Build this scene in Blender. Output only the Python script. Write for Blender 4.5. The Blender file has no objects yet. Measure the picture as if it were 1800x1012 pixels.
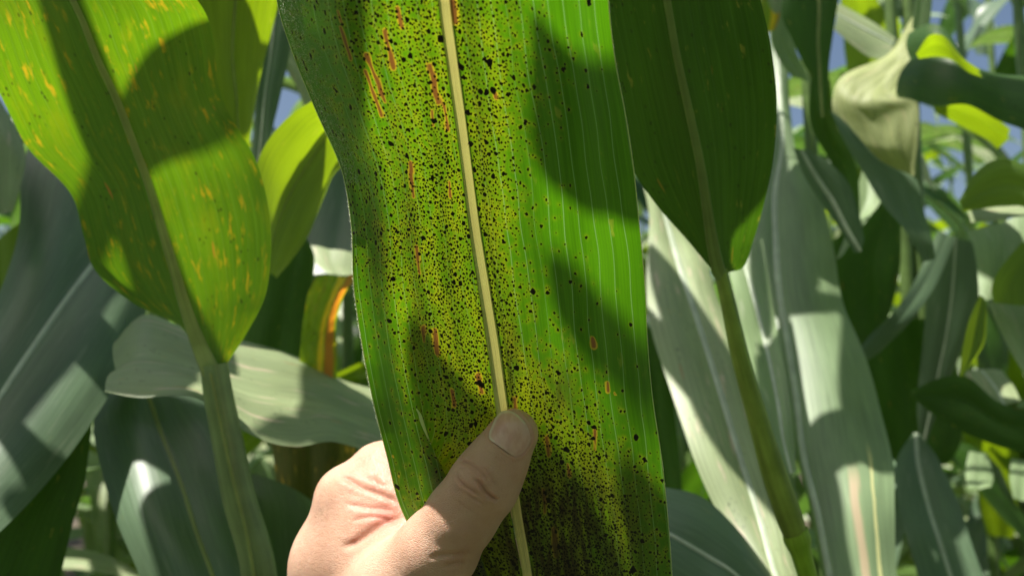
import bpy, math, random
import numpy as np
from mathutils import Vector, Euler, Matrix
from mathutils.bvhtree import BVHTree

sc = bpy.context.scene
C = sc.collection
rnd = random.Random(7)
nrs = np.random.RandomState(11)

# ------------------------------------------------------------------ camera
F = 1500.0                       # focal length in photo pixels (1800 wide)
CAM = np.array([0.0, 0.0, 1.36])
PITCH = math.radians(5)
XV = np.array([1.0, 0, 0])
FV = np.array([0, math.cos(PITCH), math.sin(PITCH)])
UV_ = np.array([0, -math.sin(PITCH), math.cos(PITCH)])
cd = bpy.data.cameras.new('camera'); cam = bpy.data.objects.new('camera', cd); C.objects.link(cam)
cam.location = CAM; cam.rotation_euler = (math.radians(90) + PITCH, 0, 0)
cd.sensor_width = 36; cd.lens = 36 * F / 1800; cd.clip_start = 0.02; cd.clip_end = 2000
cd.dof.use_dof = True; cd.dof.focus_distance = 0.262; cd.dof.aperture_fstop = 12.5
sc.camera = cam
sc.render.resolution_x = 1024; sc.render.resolution_y = 575

# ------------------------------------------------------------------ light
S_cam = np.array([-0.34, 0.93, -0.03])             # right, up, forward: where the sun stands
S = S_cam[0] * XV + S_cam[1] * UV_ + S_cam[2] * FV
S = S / np.linalg.norm(S)
elev = math.asin(S[2]); azim = math.atan2(S[0], S[1])
w = bpy.data.worlds.new('World'); sc.world = w; w.use_nodes = True
wn = w.node_tree.nodes; wl = w.node_tree.links
sky = wn.new('ShaderNodeTexSky'); sky.sky_type = 'NISHITA'; sky.sun_disc = False
sky.sun_elevation = elev; sky.sun_rotation = azim; sky.air_density = 1.0; sky.dust_density = 2.5
wl.new(sky.outputs[0], wn['Background'].inputs[0]); wn['Background'].inputs[1].default_value = 0.06
sd = bpy.data.lights.new('sun', 'SUN'); sun = bpy.data.objects.new('sun', sd); C.objects.link(sun)
sd.energy = 5.0; sd.angle = math.radians(0.53); sd.color = (1.0, 0.95, 0.87)
sun.rotation_euler = Vector(S).to_track_quat('Z', 'Y').to_euler(); sun.location = (0, 0, 5)
sc.view_settings.view_transform = 'Standard'; sc.view_settings.look = 'None'
sc.view_settings.gamma = 1; sc.view_settings.exposure = 0.86; sc.view_settings.use_curve_mapping = False
sc.cycles.max_bounces = 8

def W(px, py, d):
    """a photo pixel at depth d metres -> world point (arrays welcome)"""
    px = np.asarray(px, float); py = np.asarray(py, float); d = np.asarray(d, float)
    x = (px - 900) / F * d; u = (506 - py) / F * d
    return CAM + x[..., None] * XV + u[..., None] * UV_ + d[..., None] * FV
def to_px(P):
    Q = P - CAM; d = Q @ FV
    return 900 + (Q @ XV) / d * F, 506 - (Q @ UV_) / d * F, d

# ------------------------------------------------------------------ node helpers
class NT:
    def __init__(s, name):
        s.m = bpy.data.materials.new(name); s.m.use_nodes = True
        s.t = s.m.node_tree; s.t.nodes.clear()
        s.out = s.t.nodes.new('ShaderNodeOutputMaterial')
    def n(s, typ, **kw):
        nd = s.t.nodes.new(typ)
        for k, v in kw.items():
            if k.startswith('i_'):
                nm = k[2:]; sock = nd.inputs[int(nm)] if nm.isdigit() else nd.inputs[nm.replace('_', ' ')]
                if hasattr(v, 'is_output'): s.t.links.new(v, sock)
                else: sock.default_value = v
            else: setattr(nd, k, v)
        return nd
    def math(s, op, a, b=0.0, c=None, clamp=False):
        nd = s.t.nodes.new('ShaderNodeMath'); nd.operation = op; nd.use_clamp = clamp
        for i, v in enumerate((a, b) if c is None else (a, b, c)):
            if hasattr(v, 'is_output'): s.t.links.new(v, nd.inputs[i])
            else: nd.inputs[i].default_value = v
        return nd.outputs[0]
    def mix(s, f, a, b):
        nd = s.t.nodes.new('ShaderNodeMix'); nd.data_type = 'RGBA'
        for sock, v in ((nd.inputs[0], f), (nd.inputs[6], a), (nd.inputs[7], b)):
            if hasattr(v, 'is_output'): s.t.links.new(v, sock)
            elif isinstance(v, (int, float)): sock.default_value = v
            else: sock.default_value = (*v, 1) if len(v) == 3 else v
        return nd.outputs[2]
    def ramp(s, f, lo, hi):      # smoothstep-like 0..1
        nd = s.t.nodes.new('ShaderNodeMapRange'); nd.interpolation_type = 'SMOOTHSTEP'
        s.t.links.new(f, nd.inputs[0]); nd.inputs[1].default_value = lo; nd.inputs[2].default_value = hi
        return nd.outputs[0]
    def noise(s, vec, scale, detail=2, rough=0.5):
        return s.n('ShaderNodeTexNoise', i_Vector=vec, i_Scale=scale, i_Detail=detail, i_Roughness=rough).outputs[0]
    def scale3(s, vec, x, y, z=1):
        return s.n('ShaderNodeVectorMath', operation='MULTIPLY', i_0=vec, i_1=(x, y, z)).outputs[0]
    def link(s, a, b): s.t.links.new(a, b)

def leaf_mat(name, up, tr, rough=0.42, spec=0.5, fleck=0.3, fleckc=(0.42, 0.34, 0.05), vein=0.5, mid=(0.35, 0.42, 0.25),
             stripes=None, hero=False, blotch=0.0, blotchc=(0.4, 0.33, 0.2), pitch=0.0042, sheen=0.0):
    t = NT(name)
    uv = t.n('ShaderNodeUVMap', uv_map='UVMap').outputs[0]
    sx = t.n('ShaderNodeSeparateXYZ', i_0=uv); u, v = sx.outputs[0], sx.outputs[1]
    geo = t.n('ShaderNodeNewGeometry')
    obj = t.n('ShaderNodeTexCoord').outputs['Object']
    wob = t.noise(t.scale3(uv, 9, 5), 6.0, 1)
    uu = t.math('ADD', t.math('DIVIDE', u, pitch), t.math('MULTIPLY', wob, 0.7))
    def lines(x, wd, soft):
        fr = t.math('FRACT', x); dd = t.math('ABSOLUTE', t.math('SUBTRACT', fr, 0.5))
        return t.math('SUBTRACT', 1.0, t.ramp(dd, wd, wd + soft))
    cell = t.n('ShaderNodeTexWhiteNoise', noise_dimensions='1D', i_W=t.math('FLOOR', uu)).outputs[0]
    major = t.math('MULTIPLY', lines(uu, 0.014 if not hero else 0.018, 0.05 if not hero else 0.035), t.math('ADD', 0.35, t.math('MULTIPLY', cell, 0.65)))
    minor = lines(t.math('MULTIPLY', uu, 5.0), 0.05, 0.35)
    streak = t.noise(t.scale3(uv, 700, 14), 1.0, 3, 0.6)
    broad = t.noise(t.scale3(uv, 30, 9), 1.0, 3, 0.55)
    fine = t.noise(obj, 900.0, 2)
    val = t.math('ADD', t.math('MULTIPLY', streak, 0.5), t.math('MULTIPLY', broad, 0.5))
    f = t.ramp(val, 0.3, 0.72)
    d1 = tuple(c * 0.66 for c in up); d2 = tuple(c * 1.34 for c in up)
    colr = t.mix(f, d1, d2)
    t1 = tuple(c * 0.72 for c in tr); t2 = (min(1, tr[0] * 1.35), min(1, tr[1] * 1.2), tr[2] * 1.3)
    colt = t.mix(f, t1, t2)
    # pale major veins, darker fine ones
    colr = t.mix(t.math('MULTIPLY', major, vein), colr, tuple(min(1, c * 1.9 + 0.05) for c in up))
    colt = t.mix(t.math('MULTIPLY', major, vein * 0.9), colt, (min(1, tr[0] * 1.5 + .08), min(1, tr[1] * 1.25 + .08), tr[2] + 0.08))
    colt = t.mix(t.math('MULTIPLY', minor, 0.22), colt, tuple(c * 0.62 for c in tr))
    colr = t.mix(t.math('MULTIPLY', minor, 0.16), colr, tuple(c * 0.75 for c in up))
    # yellow flecks and rusty streaks
    fl = t.noise(t.scale3(uv, 300, 90), 1.0, 3, 0.6)
    patch = t.ramp(t.noise(t.scale3(uv, 45, 20), 1.0, 2), .35, .6)
    fm = t.math('MULTIPLY', t.math('MULTIPLY', t.ramp(fl, 0.64 - 0.09 * fleck, 0.72), patch), fleck, clamp=True)
    colt = t.mix(fm, colt, fleckc); colr = t.mix(t.math('MULTIPLY', fm, 0.6), colr, tuple(min(1, c) for c in fleckc))
    if fleck > 0.25:
        rs = t.noise(t.scale3(uv, 160, 34), 1.0, 1)
        rm = t.ramp(rs, 0.715, 0.745)
        rm = t.math('MULTIPLY', rm, min(1, fleck * 1.2), clamp=True)
        colt = t.mix(rm, colt, (0.36, 0.14, 0.015)); colr = t.mix(rm, colr, (0.2, 0.10, 0.04))
        dk = t.n('ShaderNodeTexVoronoi', i_Vector=t.scale3(uv, 330, 210), i_Scale=1.0)
        dm = t.math('MULTIPLY', t.math('SUBTRACT', 1.0, t.ramp(dk.outputs['Distance'], 0.13, 0.24)),
                    t.ramp(t.noise(t.scale3(uv, 60, 34), 1.0, 1), 0.50, 0.60))
        colt = t.mix(t.math('MULTIPLY', dm, 0.75), colt, (0.02, 0.03, 0.005)); colr = t.mix(t.math('MULTIPLY', dm, 0.75), colr, (0.015, 0.018, 0.01))
    if fleck > 0.5:
        ym = t.math('MULTIPLY', t.ramp(t.noise(t.scale3(uv, 70, 26), 1.0, 4, 0.7), .48, .70), .5)
        colt = t.mix(ym, colt, (tr[0] * 2.1, tr[1] * 1.12, tr[2]))
    if blotch > 0:
        bl = t.noise(t.scale3(uv, 150, 22), 1.0, 3, 0.6)
        bm = t.math('MULTIPLY', t.ramp(bl, 0.56, 0.70), blotch, clamp=True)
        colr = t.mix(bm, colr, blotchc)
        colt = t.mix(t.math('MULTIPLY', bm, 0.6), colt, tuple(c * 0.7 for c in blotchc))
    if stripes:
        # stripes: list of (u centre m, half width m, reflect, trans)
        for (uc, hw, cr, ct, *vm) in stripes:
            dd = t.math('ABSOLUTE', t.math('SUBTRACT', t.math('ADD', u, t.math('MULTIPLY', t.math('SUBTRACT', broad, 0.5), 0.012)), uc))
            mk = t.math('SUBTRACT', 1.0, t.ramp(t.math('ADD', dd, t.math('MULTIPLY', t.math('SUBTRACT', streak, 0.5), hw * 1.6)), hw * 0.5, hw * 1.1))
            if vm: mk = t.math('MULTIPLY', mk, t.ramp(v, vm[0], vm[0] + .03))
            colr = t.mix(mk, colr, cr); colt = t.mix(mk, colt, ct)
    if hero:
        ha = t.n('ShaderNodeAttribute', attribute_name='halo').outputs['Fac']
        le = t.n('ShaderNodeAttribute', attribute_name='lesion').outputs['Fac']
        dk = t.n('ShaderNodeAttribute', attribute_name='blight_shade').outputs['Fac']
        hn = t.math('MULTIPLY', ha, t.math('ADD', 0.55, t.math('MULTIPLY', streak, 0.9)), clamp=True)
        colt = t.mix(hn, colt, (0.25, 0.275, 0.004)); colr = t.mix(t.math('MULTIPLY', hn, 0.75), colr, (0.17, 0.16, 0.03))
        ed = t.math('MULTIPLY', t.ramp(le, 0.1, 0.4), 1.0)
        colt = t.mix(ed, colt, (0.30, 0.24, 0.008)); colr = t.mix(ed, colr, (0.16, 0.13, 0.03))
        co = t.ramp(le, 0.45, 0.85)
        colt = t.mix(co, colt, (0.13, 0.052, 0.009)); colr = t.mix(co, colr, (0.12, 0.062, 0.03))
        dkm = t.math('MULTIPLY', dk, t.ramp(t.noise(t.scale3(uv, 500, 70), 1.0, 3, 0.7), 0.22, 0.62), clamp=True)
        colt = t.mix(dkm, colt, (0.03, 0.022, 0.004)); colr = t.mix(dkm, colr, (0.025, 0.022, 0.012))  # blackened tissue, with the shade at the leaf's base painted in
    h = t.math('ADD', t.math('ADD', t.math('MULTIPLY', major, 0.5), t.math('MULTIPLY', streak, 0.35)), t.math('MULTIPLY', fine, 0.12))
    bump = t.n('ShaderNodeBump', i_Strength=0.55 if hero else 0.3, i_Distance=0.0004, i_Height=h)
    rg = t.math('ADD', rough - 0.08, t.math('MULTIPLY', streak, 0.18))
    p = t.n('ShaderNodeBsdfPrincipled', i_Base_Color=colr, i_Roughness=rg, i_Normal=bump.outputs[0])
    p.inputs['Specular IOR Level'].default_value = spec
    if sheen: p.inputs['Sheen Weight'].default_value = sheen; p.inputs['Sheen Roughness'].default_value = 0.5
    tb = t.n('ShaderNodeBsdfTranslucent', i_Color=colt, i_Normal=bump.outputs[0])
    ad = t.n('ShaderNodeAddShader', i_0=p.outputs[0], i_1=tb.outputs[0])
    t.link(ad.outputs[0], t.out.inputs[0])
    return t.m

def simple_mat(name, col, tr=None, rough=0.5, spec=0.4, streaks=True, var=0.3, nsc=(260, 12), stain=0.0):
    t = NT(name)
    uv = t.n('ShaderNodeUVMap', uv_map='UVMap').outputs[0]
    obj = t.n('ShaderNodeTexCoord').outputs['Object']
    st = t.noise(t.scale3(uv, *nsc), 1.0, 3, 0.6)
    st2 = t.noise(obj, 70.0, 3, 0.6)
    f = t.ramp(t.math('ADD', t.math('MULTIPLY', st, 0.6), t.math('MULTIPLY', st2, 0.4)), 0.32, 0.68)
    colr = t.mix(f, tuple(c * (1 - var) for c in col), tuple(min(1, c * (1 + var)) for c in col))
    if stain:
        sm_ = t.ramp(t.noise(t.scale3(uv, 900, 45), 1.0, 3, .65), .54, .66); colr = t.mix(t.math('MULTIPLY', sm_, stain), colr, (0.09, 0.05, 0.03))
        sb = t.ramp(t.noise(obj, 55.0, 3, .6), .45, .7); colr = t.mix(t.math('MULTIPLY', sb, .45), colr, (0.30, 0.19, 0.13))
    bump = t.n('ShaderNodeBump', i_Strength=0.5, i_Distance=0.0004, i_Height=st)
    p = t.n('ShaderNodeBsdfPrincipled', i_Base_Color=colr, i_Roughness=rough, i_Normal=bump.outputs[0])
    p.inputs['Specular IOR Level'].default_value = spec
    if tr:
        tb = t.n('ShaderNodeBsdfTranslucent', i_Color=(*tr, 1))
        ad = t.n('ShaderNodeAddShader', i_0=p.outputs[0], i_1=tb.outputs[0]); t.link(ad.outputs[0], t.out.inputs[0])
    else: t.link(p.outputs[0], t.out.inputs[0])
    return t.m

M = {}
M['hero'] = leaf_mat('tar_spotted_leaf', (0.035, 0.075, 0.010), (0.045, 0.160, 0.0008), rough=0.42, spec=0.35, fleck=0.2, vein=0.9, hero=True)
M['backlit'] = leaf_mat('backlit_leaf', (0.045, 0.09, 0.025), (0.088, 0.200, 0.0015), rough=0.45, spec=0.35, fleck=1.1, vein=0.18, fleckc=(0.34, 0.24, 0.008))
M['deep'] = leaf_mat('deep_green_leaf', (0.025, 0.058, 0.012), (0.036, 0.10, 0.002), rough=0.48, spec=0.28, fleck=0.3, vein=0.12)
M['yellowgreen'] = leaf_mat('yellow_green_leaf', (0.05, 0.09, 0.02), (0.16, 0.255, 0.002), rough=0.45, spec=0.35, fleck=0.2, vein=0.2)
M['glaucous'] = leaf_mat('waxy_grey_green_leaf', (0.18, 0.25, 0.12), (0.05, 0.12, 0.01), rough=0.46, spec=0.5, fleck=0.2, vein=0.5, blotch=0.45, blotchc=(0.34, 0.36, 0.26))
M['dusty'] = leaf_mat('dusty_pale_leaf', (0.23, 0.28, 0.145), (0.06, 0.12, 0.015), rough=0.46, spec=0.5, fleck=0.3, vein=0.5, blotch=0.85, blotchc=(0.42, 0.34, 0.25))
M['pale'] = leaf_mat('pale_yellowing_leaf', (0.23, 0.26, 0.11), (0.14, 0.17, 0.03), rough=0.55, spec=0.25, fleck=0.45, vein=0.8, blotch=0.35, blotchc=(0.45, 0.36, 0.22))
M['bluish'] = leaf_mat('bluish_shaded_leaf', (0.085, 0.135, 0.075), (0.02, 0.06, 0.006), rough=0.42, spec=0.55, fleck=0.1, vein=0.25, blotch=0.35, blotchc=(0.17, 0.21, 0.14))
M['brownish'] = leaf_mat('browning_leaf', (0.05, 0.055, 0.02), (0.07, 0.08, 0.008), rough=0.5, spec=0.3, fleck=0.9, vein=0.2, blotch=0.8, blotchc=(0.11, 0.065, 0.025), fleckc=(0.4, 0.25, 0.03))
M['orange'] = leaf_mat('yellow_orange_dying_leaf', (0.10, 0.14, 0.015), (0.20, 0.34, 0.003), rough=0.5, spec=0.3, fleck=0.9, fleckc=(0.6, 0.42, 0.02), vein=0.3, blotch=.8, blotchc=(.2, .1, .03),
    stripes=[(0.003, 0.0032, (0.34, 0.26, 0.02), (0.62, 0.44, 0.006)), (0.0095, 0.0042, (0.22, 0.10, 0.025), (0.42, 0.16, 0.01))])
M['streaked'] = leaf_mat('pink_streaked_leaf', (0.15, 0.21, 0.11), (0.05, 0.12, 0.01), rough=0.44, spec=0.55, fleck=0.12, vein=0.3, 
    stripes=[(0.034, 0.0046, (0.36, 0.29, 0.19), (0.2, 0.15, 0.06), .58), (0.0475, 0.0018, (0.42, 0.42, 0.2), (0.3, 0.3, 0.1), .56)])
M['midrib_olive'] = simple_mat('midrib_olive', (0.21, 0.25, 0.08), (0.20, 0.24, 0.03), 0.42)
M['midrib_green'] = simple_mat('midrib_green', (0.27, 0.32, 0.12), (0.20, 0.25, 0.04), 0.42)
M['midrib_dim'] = simple_mat('midrib_leaf_green', (0.17, 0.24, 0.07), (0.10, 0.15, 0.015), 0.45)
M['midrib_hero'] = simple_mat('midrib_straw_olive', (0.50, 0.46, 0.20), (0.24, 0.22, 0.06), 0.42, var=0.42, nsc=(900, 14), stain=.9)
M['midrib_white'] = simple_mat('midrib_pale', (0.42, 0.48, 0.36), (0.1, 0.12, 0.05), 0.38)
M['stalk'] = simple_mat('maize_stalk_green', (0.12, 0.19, 0.055), (0.04, 0.08, 0.01), 0.36, 0.5)
M['sheath'] = simple_mat('leaf_sheath_grey_green', (0.21, 0.29, 0.12), (0.07, 0.11, 0.015), 0.38, 0.6)
M['stalk_olive'] = simple_mat('stalk_olive_green', (0.22, 0.29, 0.05), (0.10, 0.15, 0.006), 0.4, 0.4, var=0.4, nsc=(120, 16))
M['stalk_bright'] = simple_mat('stalk_fresh_green', (0.26, 0.40, 0.03), (0.1, 0.2, 0.01), 0.4, 0.4)
M['spot'] = simple_mat('tar_spot_black', (0.012, 0.009, 0.008), None, 0.55, 0.35)
M['hair'] = simple_mat('leaf_hair_white', (0.75, 0.78, 0.66), (0.3, 0.3, 0.2), 0.5)
M['margin'] = simple_mat('leaf_margin_pale', (0.5, 0.55, 0.3), (0.35, 0.4, 0.1), 0.5)

# ------------------------------------------------------------------ object helpers
def empty(name, loc, label, cat, group=None):
    o = bpy.data.objects.new(name, None); C.objects.link(o); o.location = [float(x) for x in loc]
    o.empty_display_size = 0.05
    o['label'] = label; o['category'] = cat
    if group: o['group'] = group
    return o
def world_of(o):
    p = np.zeros(3)
    while o is not None: p += np.array(o.location); o = o.parent
    return p
def mesh_obj(name, V, Fc, mat, parent=None, uv=None, smooth=True, attrs=None, label=None):
    V = np.asarray(V, float)
    if parent is not None: V = V - world_of(parent)
    me = bpy.data.meshes.new(name)
    Fc = np.asarray(Fc)
    if Fc.ndim == 2:
        nf, k = Fc.shape
        me.vertices.add(len(V)); me.vertices.foreach_set('co', V.astype(np.float32).ravel())
        me.loops.add(nf * k); me.loops.foreach_set('vertex_index', Fc.astype(np.int32).ravel())
        me.polygons.add(nf); me.polygons.foreach_set('loop_start', np.arange(0, nf * k, k, dtype=np.int32))
        me.update(calc_edges=True)
    else:
        me.from_pydata([tuple(x) for x in V], [], [list(f) for f in Fc])
    if smooth: me.polygons.foreach_set('use_smooth', np.ones(len(me.polygons), bool))
    if uv is not None:
        l = me.uv_layers.new(name='UVMap')
        idx = np.empty(len(me.loops), np.int32); me.loops.foreach_get('vertex_index', idx)
        l.data.foreach_set('uv', np.asarray(uv, np.float32)[idx].ravel())
    for k_, a in (attrs or {}).items():
        at = me.attributes.new(k_, 'FLOAT', 'POINT'); at.data.foreach_set('value', np.asarray(a, np.float32).ravel())
    me.materials.append(mat)
    o = bpy.data.objects.new(name, me); C.objects.link(o)
    if parent is not None: o.parent = parent
    if label: o['label'] = label
    return o
def grid_faces(nv, nu):
    i = np.arange(nv * nu).reshape(nv, nu)
    return np.stack([i[:-1, :-1], i[:-1, 1:], i[1:, 1:], i[1:, :-1]], -1).reshape(-1, 4)
def catmull(P, t):
    """P (n,k) rows sampled at parameters t in [0, n-1]"""
    P = np.asarray(P, float); n = len(P)
    if n == 2: return P[0] + (P[1] - P[0]) * np.asarray(t)[:, None]
    E = np.vstack([2 * P[0] - P[1], P, 2 * P[-1] - P[-2]])
    t = np.clip(t, 0, n - 1 - 1e-9); i = t.astype(int); f = (t - i)[:, None]
    p0, p1, p2, p3 = E[i], E[i + 1], E[i + 2], E[i + 3]
    return 0.5 * (2 * p1 + (p2 - p0) * f + (2 * p0 - 5 * p1 + 4 * p2 - p3) * f ** 2 + (3 * p1 - p0 - 3 * p2 + p3) * f ** 3)

def leaf_surface(Lw, Mw, Rw, nv, nu, camber=0.05, ripple=0.0, seed=0, toward=None):
    """Lw, Mw, Rw (n,3) world control points of left edge, midrib, right edge -> grid (nv, 2*nu+1, 3), uv"""
    n = len(Mw); t = np.linspace(0, n - 1, nv)
    L, Mi, R = catmull(Lw, t), catmull(Mw, t), catmull(Rw, t)
    s = np.linspace(0, 1, nu + 1)
    rs = np.random.RandomState(seed)
    halfL = np.linalg.norm(L - Mi, axis=1); halfR = np.linalg.norm(R - Mi, axis=1)
    T = np.gradient(Mi, axis=0); Nn = np.cross(T, R - L); ln = np.linalg.norm(Nn, axis=1, keepdims=True); Nn = Nn / np.maximum(ln, 1e-9)
    if toward is not None:
        sg = np.sign(np.sum(Nn * (toward - Mi), 1, keepdims=True)); sg[sg == 0] = 1; Nn = Nn * sg
    arc = np.concatenate([[0], np.cumsum(np.linalg.norm(np.diff(Mi, axis=0), axis=1))])
    out = np.zeros((nv, 2 * nu + 1, 3)); uv = np.zeros((nv, 2 * nu + 1, 2))
    hm = max(halfL.max(), halfR.max(), 1e-4)
    for side, (E, hf) in enumerate(((L, halfL), (R, halfR))):
        ph = rs.uniform(0, 6.28, 4); fr = rs.uniform(25, 60, 4)
        rip = sum(np.sin(arc * fr[k] + ph[k]) for k in range(3)) / 2
        for j, sj in enumerate(s):
            p = Mi + (E - Mi) * sj + Nn * (camber * hf * math.sin(math.pi * sj))[:, None] + Nn * (ripple * rip * sj ** 1.7 * np.minimum(1, hf / hm * 1.5))[:, None]
            jj = nu - j if side == 0 else nu + j
            out[:, jj] = p; uv[:, jj, 0] = (-1 if side == 0 else 1) * sj * hm; uv[:, jj, 1] = arc
    return out, uv, Nn, arc

def tube(P, rad, seg=14, squash=None, ridge=0.0):
    P = np.asarray(P, float); rad = np.broadcast_to(rad, (len(P),))
    T = np.gradient(P, axis=0); T /= np.linalg.norm(T, axis=1, keepdims=True)
    A = np.cross(T, FV); A /= np.linalg.norm(A, axis=1, keepdims=True); B = np.cross(T, A)
    th = np.linspace(0, 2 * math.pi, seg, endpoint=False)
    r = 1 + ridge * np.cos(th * 5)
    V = P[:, None] + rad[:, None, None] * r[None, :, None] * (np.cos(th)[None, :, None] * A[:, None] + (squash or 1) * np.sin(th)[None, :, None] * B[:, None])
    n = len(P); i = np.arange(n * seg).reshape(n, seg); j = np.roll(i, -1, 1)
    Fq = np.stack([i[:-1], j[:-1], j[1:], i[1:]], -1).reshape(-1, 4)
    arc = np.concatenate([[0], np.cumsum(np.linalg.norm(np.diff(P, axis=0), axis=1))])
    uv = np.stack([np.broadcast_to(th / 6.283 * 0.06, (n, seg)), np.broadcast_to(arc[:, None], (n, seg))], -1).reshape(-1, 2)
    return V.reshape(-1, 3), Fq, uv

def midrib_mesh(Mi, Nn, wd, raise_=0.5):
    """rounded rib lying on the leaf on the camera side and slightly behind it"""
    n = len(Mi); T = np.gradient(Mi, axis=0); T /= np.linalg.norm(T, axis=1, keepdims=True)
    A = np.cross(T, Nn); A /= np.linalg.norm(A, axis=1, keepdims=True)
    seg = 9; th = np.linspace(-0.35, math.pi + 0.35, seg)
    V = Mi[:, None] + (wd[:, None, None]) * (np.cos(th)[None, :, None] * A[:, None] + raise_ * np.sin(th)[None, :, None] * Nn[:, None])
    arc = np.concatenate([[0], np.cumsum(np.linalg.norm(np.diff(Mi, axis=0), axis=1))])
    uv = np.stack([np.broadcast_to(th * 0.006, (n, seg)), np.broadcast_to(arc[:, None], (n, seg))], -1).reshape(-1, 2)
    return V.reshape(-1, 3), grid_faces(n, seg), uv

LEAVES = {}
def traced_leaf(key, parent, mat, rows, d, roll=(0, 0), nv=60, nu=8, camber=0.05, ripple=0.0015, rib=None, ribw=4, label=None, seed=None, ribmat='midrib_white', raise_=0.35, crumple=0.0):
    """rows: ((Lx,Ly),(Mx,My),(Rx,Ry)); d: depth(s) in metres; roll: depth offset of left and right edge"""
    n = len(rows)
    d = np.interp(np.linspace(0, 1, n), np.linspace(0, 1, len(d)), d) if hasattr(d, '__len__') else np.full(n, d)
    r = np.array([[*a, *b, *c] for a, b, c in rows], float)
    L = W(r[:, 0], r[:, 1], d + roll[0]); Mi = W(r[:, 2], r[:, 3], d); R = W(r[:, 4], r[:, 5], d + roll[1])
    seed = sum(map(ord, key)) if seed is None else seed
    G, uv, Nn, arc = leaf_surface(L, Mi, R, nv, nu, camber, ripple, seed, toward=CAM)
    if crumple:
        a, b = np.meshgrid(np.arange(2 * nu + 1) / nu, np.arange(nv) / nv * 3); rs = np.random.RandomState(seed); z = 0
        for k in range(12):
            f1, f2, p_ = rs.uniform(-9, 9), rs.uniform(-9, 9), rs.uniform(0, 6.28); z = z + np.abs(np.sin(a * f1 + b * f2 + p_)) - .63
        G = G + Nn[:, None] * (crumple * z / 3)[..., None]
    o = mesh_obj('leaf', G.reshape(-1, 3), grid_faces(nv, 2 * nu + 1), M[mat], parent, uv.reshape(-1, 2), label=label)
    if rib:
        wd = np.interp(np.linspace(0, 1, nv), np.linspace(0, 1, len(rib)), rib) / F * np.interp(np.linspace(0, 1, nv), np.linspace(0, 1, n), d)
        V, Fq, u2 = midrib_mesh(G[:, nu] + Nn * 0.0002, Nn, wd, raise_)
        mesh_obj('midrib', V, Fq, M[ribmat], o, u2)
    LEAVES[key] = (o, G)
    return o

def base_of(px, d):
    p = W(px, 506, d); return np.array([p[0], p[1], 0.0])
def stalk_px(parent, pts, mat='stalk', nodes=(), seg=18, squash=1.0, ridge=0.02, name='stalk'):
    """pts: (px, py, depth, halfwidth px)"""
    a = np.array(pts, float); t = np.linspace(0, len(a) - 1, 12 * len(a)); q = catmull(a, t)
    P = W(q[:, 0], q[:, 1], q[:, 2]); rad = q[:, 3] / F * q[:, 2]
    for k, h in nodes: rad = rad * (1 + h * np.exp(-((q[:, 1] - k) / 14.0) ** 2))
    V, Fq, uv = tube(P, rad, seg, squash, ridge)
    return mesh_obj(name, V, Fq, M[mat], parent, uv)
def stalk_world(parent, x, y, z0, z1, r0=0.012, r1=0.007, mat='stalk', lean=(0, 0)):
    n = 40; z = np.linspace(z0, z1, n); f = (z - z0) / max(1e-6, z1 - z0)
    P = np.stack([x + lean[0] * f, y + lean[1] * f, z], -1)
    rad = r0 + (r1 - r0) * f; rad = rad * (1 + 0.22 * np.exp(-(((z % 0.19) - 0.095) / 0.008) ** 2))
    V, Fq, uv = tube(P, rad, 12)
    return mesh_obj('stalk', V, Fq, M[mat], parent, uv)

# ------------------------------------------------------------------ setting: soil
def soil():
    t = NT('dry_soil')
    obj = t.n('ShaderNodeTexCoord').outputs['Object']
    a = t.noise(obj, 3.0, 6, 0.65); b = t.noise(obj, 60.0, 4, 0.6)
    c = t.mix(t.ramp(a, 0.35, 0.65), (0.05, 0.04, 0.025), (0.11, 0.085, 0.055)); c = t.mix(t.math('MULTIPLY', t.ramp(b, 0.5, 0.7), 0.5), c, (0.16, 0.14, 0.08))
    bump = t.n('ShaderNodeBump', i_Strength=0.9, i_Distance=0.02, i_Height=t.math('ADD', a, t.math('MULTIPLY', b, 0.4)))
    p = t.n('ShaderNodeBsdfPrincipled', i_Base_Color=c, i_Roughness=0.9, i_Normal=bump.outputs[0]); t.link(p.outputs[0], t.out.inputs[0])
    n = 60; g = np.sign(np.linspace(-1, 1, n)) * np.abs(np.linspace(-1, 1, n)) ** 3 * 400
    X, Y = np.meshgrid(g, g); Z = -0.02 + 0.015 * np.sin(X * 8) * np.exp(-np.abs(X) / 8)
    o = mesh_obj('soil_ground', np.stack([X, Y, Z], -1).reshape(-1, 3), grid_faces(n, n), t.m)
    o['kind'] = 'structure'
soil()

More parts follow.
